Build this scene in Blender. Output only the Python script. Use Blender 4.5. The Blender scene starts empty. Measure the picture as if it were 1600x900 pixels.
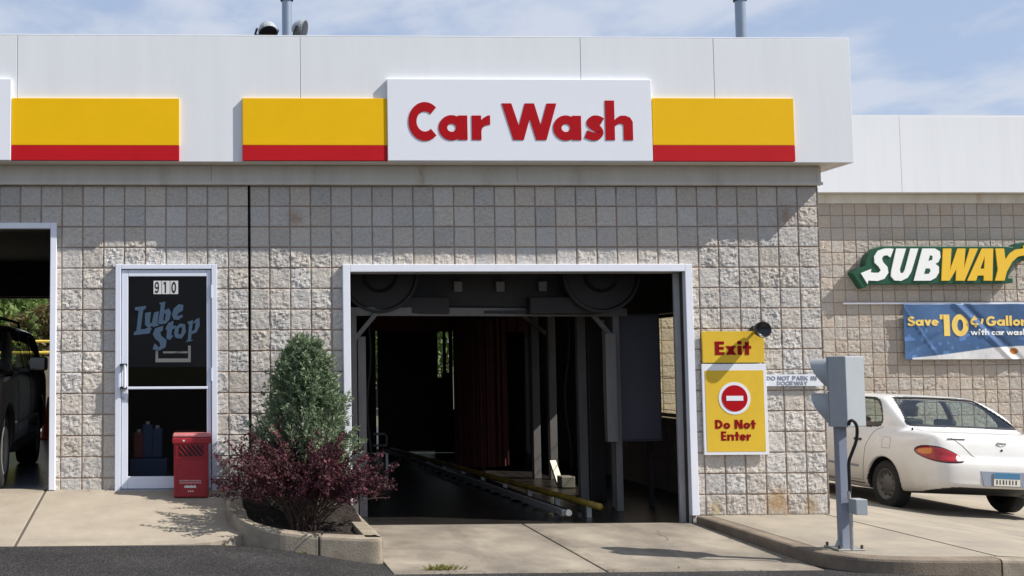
import bpy, bmesh, math, random
import numpy as np
from mathutils import Vector, Matrix
from mathutils.bvhtree import BVHTree

R = math.radians
random.seed(7)
scene = bpy.context.scene
COL = scene.collection

# ------------------------------------------------------------------ camera
YAW, PITCH, ROLL, FPX, CXP = -.0308, .0667, -.0041, 1775., 377.
CAM = np.array([2.0205, -11.1075, 1.61])
_sy, _cy = math.sin(YAW), math.cos(YAW)
_sp, _cp = math.sin(PITCH), math.cos(PITCH)
FW = np.array([-_sy * _cp, _cy * _cp, _sp])
_r0 = np.array([_cy, _sy, 0.])
_u0 = np.cross(_r0, FW)
RT = math.cos(ROLL) * _r0 + math.sin(ROLL) * _u0
UPV = -math.sin(ROLL) * _r0 + math.cos(ROLL) * _u0
cam_data = bpy.data.cameras.new('camera')
cam = bpy.data.objects.new('camera', cam_data)
COL.objects.link(cam)
cam.matrix_world = Matrix(((RT[0], UPV[0], -FW[0], CAM[0]), (RT[1], UPV[1], -FW[1], CAM[1]),
                           (RT[2], UPV[2], -FW[2], CAM[2]), (0, 0, 0, 1)))
cam_data.sensor_width = 36
cam_data.lens = FPX / 1600 * 36
cam_data.shift_x = (800 - CXP) / 1600
cam_data.clip_end = 3000
scene.camera = cam

# ------------------------------------------------------------------ world, sun, exposure
SUN = Vector((1.0, -0.335, 1.0)).normalized()
w = bpy.data.worlds.new('World')
scene.world = w
w.use_nodes = True
nt = w.node_tree
nt.nodes.clear()
def N(tree, t, **kw):
    n = tree.nodes.new(t)
    for k, v in kw.items():
        setattr(n, k, v)
    return n
sky = N(nt, 'ShaderNodeTexSky', sky_type='NISHITA')
sky.sun_disc = False
sky.sun_elevation = math.asin(SUN.z)
sky.sun_rotation = math.atan2(SUN.x, SUN.y)
sky.air_density = 1.0
sky.dust_density = 0.6
sky.ozone_density = 1.2
tc = N(nt, 'ShaderNodeTexCoord')
sx = N(nt, 'ShaderNodeSeparateXYZ')
nt.links.new(tc.outputs['Generated'], sx.inputs[0])
zc = N(nt, 'ShaderNodeMath', operation='MAXIMUM'); zc.inputs[1].default_value = 0.03
nt.links.new(sx.outputs['Z'], zc.inputs[0])
zd = N(nt, 'ShaderNodeMath', operation='ADD'); zd.inputs[1].default_value = 0.10
nt.links.new(zc.outputs[0], zd.inputs[0])
dvx = N(nt, 'ShaderNodeMath', operation='DIVIDE'); nt.links.new(sx.outputs['X'], dvx.inputs[0]); nt.links.new(zd.outputs[0], dvx.inputs[1])
dvy = N(nt, 'ShaderNodeMath', operation='DIVIDE'); nt.links.new(sx.outputs['Y'], dvy.inputs[0]); nt.links.new(zd.outputs[0], dvy.inputs[1])
cmb = N(nt, 'ShaderNodeCombineXYZ'); nt.links.new(dvx.outputs[0], cmb.inputs[0]); nt.links.new(dvy.outputs[0], cmb.inputs[1])
mpn = N(nt, 'ShaderNodeMapping'); mpn.inputs['Location'].default_value = (3.1, 1.7, 0); mpn.inputs['Rotation'].default_value = (0, 0, R(28)); mpn.inputs['Scale'].default_value = (2.2, 1.7, 1)
nt.links.new(cmb.outputs[0], mpn.inputs[0])
nz = N(nt, 'ShaderNodeTexNoise'); nz.inputs['Scale'].default_value = 1.0; nz.inputs['Detail'].default_value = 7; nz.inputs['Roughness'].default_value = .55; nz.inputs['Distortion'].default_value = .15
nt.links.new(mpn.outputs[0], nz.inputs['Vector'])
rp = N(nt, 'ShaderNodeMapRange'); rp.inputs['From Min'].default_value = .40; rp.inputs['From Max'].default_value = .60; rp.inputs['To Min'].default_value = .25; rp.inputs['To Max'].default_value = .95
rp.interpolation_type = 'SMOOTHSTEP'
nt.links.new(nz.outputs['Fac'], rp.inputs['Value'])
mx = N(nt, 'ShaderNodeMix', data_type='RGBA')
nt.links.new(rp.outputs[0], mx.inputs['Factor'])
veil = N(nt, 'ShaderNodeMix', data_type='RGBA'); veil.inputs['Factor'].default_value = .6
nt.links.new(sky.outputs[0], veil.inputs['A']); veil.inputs['B'].default_value = (3.3, 4.4, 6.7, 1)
nt.links.new(veil.outputs['Result'], mx.inputs['A'])
mx.inputs['B'].default_value = (5.3, 5.8, 6.8, 1)
bg = N(nt, 'ShaderNodeBackground'); bg.inputs['Strength'].default_value = .086
nt.links.new(mx.outputs['Result'], bg.inputs['Color'])
wo = N(nt, 'ShaderNodeOutputWorld')
nt.links.new(bg.outputs[0], wo.inputs['Surface'])

sl = bpy.data.lights.new('sun', 'SUN')
sl.energy = 5.0
sl.angle = R(.5)
sl.color = (1.0, .945, .87)
so = bpy.data.objects.new('sun', sl)
COL.objects.link(so)
so.rotation_euler = SUN.to_track_quat('Z', 'Y').to_euler()
so.location = (20, -10, 20)

scene.render.engine = 'CYCLES'
scene.cycles.use_denoising = True
scene.cycles.max_bounces = 8
scene.view_settings.view_transform = 'Standard'
scene.view_settings.look = 'None'
scene.view_settings.exposure = 0.47
scene.view_settings.gamma = 1
scene.view_settings.use_curve_mapping = False

# ------------------------------------------------------------------ measuring helpers (pixel of the 1600 px photo -> metres)
def ray(px, py):
    d = FW * FPX + RT * (px - CXP) + UPV * (450 - py)
    return d / d[1]
def U(px, py, Y=0.):
    return CAM + ray(px, py) * (Y - CAM[1])
def G(px, py, z):
    d = ray(px, py)
    return CAM + d * ((z - CAM[2]) / d[2])

# ------------------------------------------------------------------ materials
def mat(name, color, rough=.6, metal=0., var=0., vscale=8., bump=0., bscale=40., spec=.5, attr=None, color2=None, stretch=None, trans=0., alpha=1., coat=0., ior=None, detail=5.):
    m = bpy.data.materials.new(name)
    m.use_nodes = True
    t = m.node_tree
    b = t.nodes['Principled BSDF']
    b.inputs['Roughness'].default_value = rough
    b.inputs['Metallic'].default_value = metal
    b.inputs['Specular IOR Level'].default_value = spec
    if trans: b.inputs['Transmission Weight'].default_value = trans
    if ior: b.inputs['IOR'].default_value = ior
    if coat: b.inputs['Coat Weight'].default_value = coat; b.inputs['Coat Roughness'].default_value = .05
    b.inputs['Alpha'].default_value = alpha
    b.inputs['Base Color'].default_value = (*color, 1)
    tcn = N(t, 'ShaderNodeTexCoord')
    vec = tcn.outputs['Object']
    if stretch:
        mp = N(t, 'ShaderNodeMapping'); mp.inputs['Scale'].default_value = stretch
        t.links.new(vec, mp.inputs[0]); vec = mp.outputs[0]
    if attr:
        a = N(t, 'ShaderNodeAttribute'); a.attribute_name = attr
        src = a.outputs['Color']
    else:
        src = None
    if var:
        n = N(t, 'ShaderNodeTexNoise'); n.inputs['Scale'].default_value = vscale; n.inputs['Detail'].default_value = detail; n.inputs['Roughness'].default_value = .65
        t.links.new(vec, n.inputs['Vector'])
        mr = N(t, 'ShaderNodeMapRange'); mr.inputs['From Min'].default_value = .3; mr.inputs['From Max'].default_value = .7
        t.links.new(n.outputs['Fac'], mr.inputs['Value'])
        mxx = N(t, 'ShaderNodeMix', data_type='RGBA')
        if src is None:
            c2 = color2 or tuple(c * (1 - var) for c in color)
            mxx.inputs['A'].default_value = (*color, 1); mxx.inputs['B'].default_value = (*c2, 1)
            t.links.new(mr.outputs[0], mxx.inputs['Factor'])
        else:
            mxx.blend_type = 'MULTIPLY'; mxx.inputs['Factor'].default_value = 1
            cr = N(t, 'ShaderNodeMapRange'); cr.inputs['To Min'].default_value = 1 + var * .4; cr.inputs['To Max'].default_value = 1 - var
            t.links.new(mr.outputs[0], cr.inputs['Value'])
            t.links.new(src, mxx.inputs['A']); t.links.new(cr.outputs[0], mxx.inputs['B'])
        src = mxx.outputs['Result']
    if src is not None:
        t.links.new(src, b.inputs['Base Color'])
    if bump:
        n2 = N(t, 'ShaderNodeTexNoise'); n2.inputs['Scale'].default_value = bscale; n2.inputs['Detail'].default_value = 6; n2.inputs['Roughness'].default_value = .7
        t.links.new(vec, n2.inputs['Vector'])
        bn = N(t, 'ShaderNodeBump'); bn.inputs['Strength'].default_value = 1; bn.inputs['Distance'].default_value = bump
        t.links.new(n2.outputs['Fac'], bn.inputs['Height'])
        t.links.new(bn.outputs[0], b.inputs['Normal'])
    return m

M = {}
M['block'] = mat('split_face_block', (.5, .46, .4), .95, attr='Col', var=.22, vscale=60, bump=.007, bscale=90, spec=.2)
M['white_panel'] = mat('white_metal_panel', (.76, .78, .805), .38, var=.05, vscale=1.6, stretch=(4, 1, .35), spec=.4, bump=.0006, bscale=1.2)
M['white_sign'] = mat('white_sign_face', (.79, .81, .86), .3, var=.03, vscale=3)
M['yellow'] = mat('yellow_sign', (.86, .50, .004), .55, var=.06, vscale=3, spec=.12)
M['yellow_sign'] = mat('yellow_plate', (.74, .49, .045), .55, var=.08, vscale=6, spec=.15)
M['red'] = mat('red_sign', (.52, .010, .016), .55, var=.10, vscale=4, spec=.12)
M['red_letter'] = mat('red_letter', (.42, .004, .010), .6, var=.06, vscale=4, spec=.1)
M['dark_red'] = mat('dark_red_letter', (.25, .003, .008), .6, spec=.1)
M['beige_metal'] = mat('beige_trim', (.66, .63, .56), .55, var=.14, vscale=3, stretch=(2, 1, .4))
M['soffit'] = mat('soffit_metal', (.66, .61, .53), .6, var=.1)
M['white_trim'] = mat('white_trim', (.80, .82, .90), .4, var=.05, vscale=8)
M['jamb'] = mat('grey_jamb', (.40, .40, .40), .55, var=.25, vscale=9, stretch=(1, 1, .5))
M['alu'] = mat('white_aluminium', (.72, .76, .86), .35, var=.04, vscale=6)
M['alu_dark'] = mat('grey_aluminium', (.42, .47, .56), .4)
M['glass'] = mat('dark_glass', (.62, .66, .66), .02, trans=1., ior=1.45, spec=.5)
M['black'] = mat('black_plastic', (.012, .012, .013), .5)
M['rubber'] = mat('tyre_rubber', (.014, .014, .015), .85, bump=.002, bscale=80)
M['lens_black'] = mat('lamp_black', (.02, .02, .022), .35)
M['concrete'] = mat('concrete', (.385, .338, .268), .9, var=.24, vscale=2.6, bump=.003, bscale=130, spec=.25, color2=(.29, .25, .195), detail=12)
M['concrete_pad'] = mat('stained_concrete', (.37, .325, .258), .9, var=.45, vscale=1.7, bump=.003, bscale=130, spec=.25, color2=(.165, .145, .12), stretch=(1, .8, 1), detail=12)
M['concrete_right'] = mat('grey_concrete', (.37, .322, .25), .9, var=.24, vscale=2, bump=.003, bscale=130, spec=.25, color2=(.25, .225, .19), detail=12)
M['kerb'] = mat('kerb_concrete', (.36, .31, .24), .92, var=.4, vscale=5, bump=.006, bscale=70, spec=.2, color2=(.22, .185, .14), detail=10)
M['kerb_dark'] = mat('dark_kerb_concrete', (.26, .21, .16), .92, var=.4, vscale=4, bump=.006, bscale=70, spec=.2, color2=(.14, .115, .09), detail=10)  # darker, browner tone for the curved walkway kerb
M['joint'] = mat('joint_filler', (.09, .075, .06), .95)
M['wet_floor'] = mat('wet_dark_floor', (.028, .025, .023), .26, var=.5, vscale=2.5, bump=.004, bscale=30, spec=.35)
M['bay_floor'] = mat('painted_bay_floor', (.24, .26, .32), .22, var=.3, vscale=2)
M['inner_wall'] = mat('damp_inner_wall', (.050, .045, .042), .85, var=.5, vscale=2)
M['inner_block'] = mat('dirty_inner_block', (.16, .135, .12), .9, var=.3, vscale=2.5, bump=.004)
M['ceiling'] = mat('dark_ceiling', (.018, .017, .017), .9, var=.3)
M['grey_steel'] = mat('grey_painted_steel', (.21, .20, .195), .55, metal=.1, var=.25, vscale=6, stretch=(1, 1, .3))
M['dark_steel'] = mat('dark_steel', (.034, .031, .030), .55, metal=.2, var=.35, vscale=5)
M['cabinet'] = mat('grey_cabinet', (.10, .104, .13), .5, var=.15, vscale=3)
M['galv'] = mat('galvanised_steel', (.48, .48, .47), .42, metal=.6, var=.2, vscale=10)
M['rail_yellow'] = mat('yellow_guide_rail', (.42, .28, .03), .45, var=.6, vscale=7, color2=(.12, .085, .03))
M['cloth_red'] = mat('wet_red_cloth', (.075, .007, .008), .8, var=.5, vscale=6)
M['cloth_black'] = mat('black_rubber_curtain', (.008, .008, .009), .7)
M['post_grey'] = mat('grey_painted_metal', (.26, .29, .36), .45, var=.1, vscale=5)
M['post_light'] = mat('light_grey_metal', (.34, .37, .395), .4, var=.1, vscale=6)
M['pole'] = mat('pole_metal', (.30, .36, .44), .35, metal=.5, var=.1)
M['asphalt'] = None
M['soil'] = mat('dark_mulch', (.035, .022, .016), .95, var=.7, vscale=30, bump=.03, bscale=45, color2=(.012, .008, .006))
M['car_trim'] = mat('black_window_trim', (.012, .013, .015), .35)
M['car_black'] = mat('black_car_paint', (.010, .009, .009), .12, coat=1.)
M['car_glass'] = mat('tinted_car_glass', (.50, .58, .60), .01, trans=1., ior=1.3)
M['interior'] = mat('dark_car_interior', (.05, .05, .055), .85)
M['lamp_red'] = mat('red_lamp_lens', (.32, .006, .012), .12, coat=.6)
M['lamp_amber'] = mat('amber_lamp_lens', (.62, .17, .01), .15, coat=.6)
M['lamp_white'] = mat('clear_lamp_lens', (.7, .68, .66), .12, coat=.6)
M['hubcap'] = mat('dull_wheel_steel', (.13, .125, .12), .45, metal=.5, var=.3)
M['plate_blue'] = mat('plate_blue', (.05, .17, .30), .5)
M['plate_cream'] = mat('plate_cream', (.66, .62, .52), .5)
M['dark_text'] = mat('dark_print', (.03, .04, .09), .6)
M['crate_red'] = mat('red_plastic', (.33, .012, .022), .38, var=.2, vscale=9)
M['crate_pink'] = mat('sun_faded_red_plastic', (.62, .20, .20), .5, var=.4, vscale=14)
M['decal'] = mat('blue_decal', (.036, .072, .125), .6)
M['orange'] = mat('orange_cone', (.90, .17, .03), .5)
M['bark'] = mat('grey_brown_bark', (.10, .075, .055), .9, var=.4, vscale=10, bump=.01)
M['stem'] = mat('dark_stem', (.075, .045, .035), .85)
M['green_sign'] = mat('dark_green_sign', (.006, .07, .032), .4)
M['sub_white'] = mat('white_letter', (.84, .85, .83), .35)
M['sub_yellow'] = mat('yellow_letter', (.80, .50, .035), .35)
M['gold'] = mat('printed_gold', (.82, .58, .14), .55)
M['banner'] = mat('vinyl_banner', (.2, .3, .5), .32, attr='Col', var=.15, vscale=12, coat=.2)
M['barrier'] = mat('yellow_pipe_paint', (.75, .55, .08), .5)
M['jug_blue'] = mat('blue_jug', (.03, .075, .19), .35)
M['jug_red'] = mat('red_jug', (.22, .03, .03), .35)
M['paper'] = mat('white_paper', (.62, .62, .6), .7)
M['rust'] = mat('rust_stain', (.36, .25, .13), .8, var=.5, vscale=12, color2=(.48, .43, .36))

def thin_glass(name, tint, refl=1.0, rough=.01):
    m = bpy.data.materials.new(name); m.use_nodes = True
    t = m.node_tree; t.nodes.remove(t.nodes['Principled BSDF'])
    tr = N(t, 'ShaderNodeBsdfTransparent'); tr.inputs[0].default_value = (*tint, 1)
    gl = N(t, 'ShaderNodeBsdfGlossy'); gl.inputs['Roughness'].default_value = rough; gl.inputs['Color'].default_value = (refl, refl, refl, 1)
    fr = N(t, 'ShaderNodeFresnel'); ge = N(t, 'ShaderNodeNewGeometry'); io = N(t, 'ShaderNodeMapRange'); io.inputs['To Min'].default_value = 1.5; io.inputs['To Max'].default_value = 1 / 1.5
    t.links.new(ge.outputs['Backfacing'], io.inputs['Value']); t.links.new(io.outputs[0], fr.inputs['IOR'])
    ms = N(t, 'ShaderNodeMixShader'); t.links.new(fr.outputs[0], ms.inputs[0]); t.links.new(tr.outputs[0], ms.inputs[1]); t.links.new(gl.outputs[0], ms.inputs[2])
    t.links.new(ms.outputs[0], t.nodes['Material Output'].inputs['Surface'])
    return m
M['car_glass'] = thin_glass('tinted_car_glass', (.76, .84, .80))
M['glass'] = thin_glass('door_glass', (.55, .56, .55), .4)

def leafmat(name, c1, c2, rough=.6, tr=.25):
    m = bpy.data.materials.new(name); m.use_nodes = True
    t = m.node_tree; b = t.nodes['Principled BSDF']
    a = N(t, 'ShaderNodeAttribute'); a.attribute_name = 'Col'
    sp_ = N(t, 'ShaderNodeSeparateColor'); t.links.new(a.outputs['Color'], sp_.inputs[0])
    x = N(t, 'ShaderNodeMix', data_type='RGBA')
    x.inputs['A'].default_value = (*c1, 1); x.inputs['B'].default_value = (*c2, 1)
    t.links.new(sp_.outputs[0], x.inputs['Factor'])
    t.links.new(x.outputs['Result'], b.inputs['Base Color'])
    b.inputs['Roughness'].default_value = rough
    b.inputs['Specular IOR Level'].default_value = .3
    trn = N(t, 'ShaderNodeBsdfTranslucent'); t.links.new(x.outputs['Result'], trn.inputs['Color'])
    ms = N(t, 'ShaderNodeMixShader'); ms.inputs[0].default_value = tr
    t.links.new(b.outputs[0], ms.inputs[1]); t.links.new(trn.outputs[0], ms.inputs[2])
    t.links.new(ms.outputs[0], t.nodes['Material Output'].inputs['Surface'])
    return m
M['leaf_conifer'] = leafmat('blue_green_needles', (.080, .130, .065), (.33, .40, .25))
M['leaf_barberry'] = leafmat('maroon_leaves', (.030, .011, .016), (.165, .048, .064))
M['leaf_tree'] = leafmat('tree_leaves', (.09, .15, .04), (.26, .34, .11), tr=.4)
M['leaf_bronze'] = leafmat('bronze_leaves', (.09, .08, .03), (.22, .18, .07), tr=.4)
M['grass'] = leafmat('dry_grass', (.13, .15, .03), (.32, .28, .08))

def asphalt_mat():
    m = bpy.data.materials.new('asphalt'); m.use_nodes = True
    t = m.node_tree; b = t.nodes['Principled BSDF']; b.inputs['Roughness'].default_value = .85; b.inputs['Specular IOR Level'].default_value = .3
    tcn = N(t, 'ShaderNodeTexCoord')
    v = N(t, 'ShaderNodeTexVoronoi'); v.inputs['Scale'].default_value = 130
    t.links.new(tcn.outputs['Object'], v.inputs['Vector'])
    sp_ = N(t, 'ShaderNodeSeparateColor'); t.links.new(v.outputs['Color'], sp_.inputs[0])
    cr = N(t, 'ShaderNodeValToRGB')
    cr.color_ramp.elements[0].color = (.011, .0108, .0112, 1); cr.color_ramp.elements[1].color = (.026, .0255, .026, 1)
    cr.color_ramp.elements[1].position = .8
    e = cr.color_ramp.elements.new(.95); e.color = (.085, .077, .073, 1)
    t.links.new(sp_.outputs[0], cr.inputs[0])
    n = N(t, 'ShaderNodeTexNoise'); n.inputs['Scale'].default_value = 1.6; n.inputs['Detail'].default_value = 8
    t.links.new(tcn.outputs['Object'], n.inputs['Vector'])
    mr = N(t, 'ShaderNodeMapRange'); mr.inputs['From Min'].default_value = .3; mr.inputs['From Max'].default_value = .7; mr.inputs['To Min'].default_value = .72; mr.inputs['To Max'].default_value = 1.45
    t.links.new(n.outputs['Fac'], mr.inputs['Value'])
    x = N(t, 'ShaderNodeMix', data_type='RGBA', blend_type='MULTIPLY'); x.inputs['Factor'].default_value = 1
    t.links.new(cr.outputs[0], x.inputs['A']); t.links.new(mr.outputs[0], x.inputs['B'])
    t.links.new(x.outputs['Result'], b.inputs['Base Color'])
    bn = N(t, 'ShaderNodeBump'); bn.inputs['Distance'].default_value = .004; bn.inputs['Strength'].default_value = 1
    t.links.new(v.outputs['Distance'], bn.inputs['Height']); t.links.new(bn.outputs[0], b.inputs['Normal'])
    return m
M['asphalt'] = asphalt_mat()
def dusty_shaded_paint():
    m = mat('dusty_shaded_white_paint', (.80, .80, .79), .30, coat=.6)
    t = m.node_tree; b = t.nodes['Principled BSDF']
    tcn = N(t, 'ShaderNodeTexCoord'); sp_ = N(t, 'ShaderNodeSeparateXYZ'); t.links.new(tcn.outputs['Object'], sp_.inputs[0])
    n = N(t, 'ShaderNodeTexNoise'); n.inputs['Scale'].default_value = 3; n.inputs['Detail'].default_value = 8; t.links.new(tcn.outputs['Object'], n.inputs['Vector'])
    ad = N(t, 'ShaderNodeMath', operation='MULTIPLY_ADD'); ad.inputs[1].default_value = .55; t.links.new(n.outputs['Fac'], ad.inputs[0]); t.links.new(sp_.outputs['Z'], ad.inputs[2])
    mr = N(t, 'ShaderNodeMapRange'); mr.inputs['From Min'].default_value = .35; mr.inputs['From Max'].default_value = 1.15; mr.inputs['To Min'].default_value = .85; mr.inputs['To Max'].default_value = .0  # dust thickens downwards, strengthened to paint in shade along the sills
    t.links.new(ad.outputs[0], mr.inputs['Value'])
    x = N(t, 'ShaderNodeMix', data_type='RGBA'); x.inputs['A'].default_value = (.80, .80, .79, 1); x.inputs['B'].default_value = (.45, .40, .33, 1)
    t.links.new(mr.outputs[0], x.inputs['Factor']); t.links.new(x.outputs['Result'], b.inputs['Base Color'])
    rr = N(t, 'ShaderNodeMapRange'); rr.inputs['To Min'].default_value = .25; rr.inputs['To Max'].default_value = .75; t.links.new(mr.outputs[0], rr.inputs['Value']); t.links.new(rr.outputs[0], b.inputs['Roughness'])
    return m
M['car_white'] = dusty_shaded_paint()

def streak(m, xc, wd, col, amount, axis='X', scale=(6, 6, 6)):
    """real dirt along a line: a soft band of colour broken up by noise"""
    t = m.node_tree; b = t.nodes['Principled BSDF']; old = b.inputs['Base Color'].links[0].from_socket
    tcn = N(t, 'ShaderNodeTexCoord'); sp_ = N(t, 'ShaderNodeSeparateXYZ'); t.links.new(tcn.outputs['Object'], sp_.inputs[0])
    def mth(op, a, bb=None):
        n = N(t, 'ShaderNodeMath', operation=op)
        for i, q in enumerate((a, bb)):
            if q is None: continue
            if isinstance(q, (int, float)): n.inputs[i].default_value = q
            else: t.links.new(q, n.inputs[i])
        return n.outputs[0]
    mp = N(t, 'ShaderNodeMapping'); mp.inputs['Scale'].default_value = scale; t.links.new(tcn.outputs['Object'], mp.inputs[0])
    nz_ = N(t, 'ShaderNodeTexNoise'); nz_.inputs['Scale'].default_value = 1; nz_.inputs['Detail'].default_value = 8; nz_.inputs['Roughness'].default_value = .7; t.links.new(mp.outputs[0], nz_.inputs['Vector'])
    q = mth('DIVIDE', mth('SUBTRACT', sp_.outputs[axis], xc), wd)
    g = mth('EXPONENT', mth('MULTIPLY', mth('MULTIPLY', q, q), -1.0))
    mr = N(t, 'ShaderNodeMapRange'); mr.inputs['From Min'].default_value = .35; mr.inputs['From Max'].default_value = .68; t.links.new(nz_.outputs['Fac'], mr.inputs['Value'])
    fac = mth('MULTIPLY', mth('MULTIPLY', g, mr.outputs[0]), amount)
    x = N(t, 'ShaderNodeMix', data_type='RGBA'); t.links.new(fac, x.inputs['Factor']); t.links.new(old, x.inputs['A']); x.inputs['B'].default_value = (*col, 1)
    t.links.new(x.outputs['Result'], b.inputs['Base Color'])
def cracks(m, scale=.8, col=(.10, .085, .07), wd=.006):
    t = m.node_tree; b = t.nodes['Principled BSDF']; old = b.inputs['Base Color'].links[0].from_socket
    tcn = N(t, 'ShaderNodeTexCoord')
    n = N(t, 'ShaderNodeTexNoise'); n.inputs['Scale'].default_value = 3.0; n.inputs['Detail'].default_value = 6; t.links.new(tcn.outputs['Object'], n.inputs['Vector'])
    av = N(t, 'ShaderNodeMix', data_type='VECTOR'); av.inputs['Factor'].default_value = .25; t.links.new(tcn.outputs['Object'], av.inputs['A']); t.links.new(n.outputs['Color'], av.inputs['B'])
    v = N(t, 'ShaderNodeTexVoronoi', feature='DISTANCE_TO_EDGE'); v.inputs['Scale'].default_value = scale; t.links.new(av.outputs['Result'], v.inputs['Vector'])
    n2 = N(t, 'ShaderNodeTexNoise'); n2.inputs['Scale'].default_value = 1.1; t.links.new(tcn.outputs['Object'], n2.inputs['Vector'])
    mr = N(t, 'ShaderNodeMapRange'); mr.inputs['From Min'].default_value = wd; mr.inputs['From Max'].default_value = wd * .3; mr.inputs['To Min'].default_value = 0; mr.inputs['To Max'].default_value = .7; t.links.new(v.outputs['Distance'], mr.inputs['Value'])
    m2 = N(t, 'ShaderNodeMapRange'); m2.inputs['From Min'].default_value = .50; m2.inputs['From Max'].default_value = .58; t.links.new(n2.outputs['Fac'], m2.inputs['Value'])
    mu = N(t, 'ShaderNodeMath', operation='MULTIPLY'); t.links.new(mr.outputs[0], mu.inputs[0]); t.links.new(m2.outputs[0], mu.inputs[1])
    x = N(t, 'ShaderNodeMix', data_type='RGBA'); t.links.new(mu.outputs[0], x.inputs['Factor']); t.links.new(old, x.inputs['A']); x.inputs['B'].default_value = (*col, 1)
    t.links.new(x.outputs['Result'], b.inputs['Base Color'])
streak(M['concrete_pad'], 4.35, .22, (.10, .088, .075), .65, scale=(5, 1.2, 5))
streak(M['concrete_pad'], 5.95, .24, (.10, .088, .075), .65, scale=(5, 1.2, 5))
streak(M['concrete_pad'], 5.15, .10, (.09, .075, .06), .6, scale=(9, 6, 9))
streak(M['concrete_pad'], 3.75, .30, (.11, .09, .075), .6, scale=(2.5, 3, 5))
streak(M['concrete_pad'], -2.28, .10, (.11, .095, .08), .6, axis='Y', scale=(4, 6, 5))
streak(M['concrete_pad'], -.1, .30, (.12, .10, .085), .7, axis='Y', scale=(2, 4, 5))
streak(M['concrete'], .02, .25, (.16, .14, .115), .6, axis='Y', scale=(2.5, 5, 5))
streak(M['concrete'], -1.68, .14, (.17, .15, .125), .5, axis='Y', scale=(3, 6, 5))
streak(M['concrete'], -.6, .28, (.20, .17, .14), .5, scale=(4, 1.2, 5))
streak(M['concrete_right'], 7.0, .2, (.17, .15, .12), .5, scale=(5, 2, 5))
streak(M['concrete_right'], 10.4, 1.2, (.16, .145, .125), .55, scale=(3, 1.0, 5))
cracks(M['concrete_pad'], .35, wd=.003)

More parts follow.
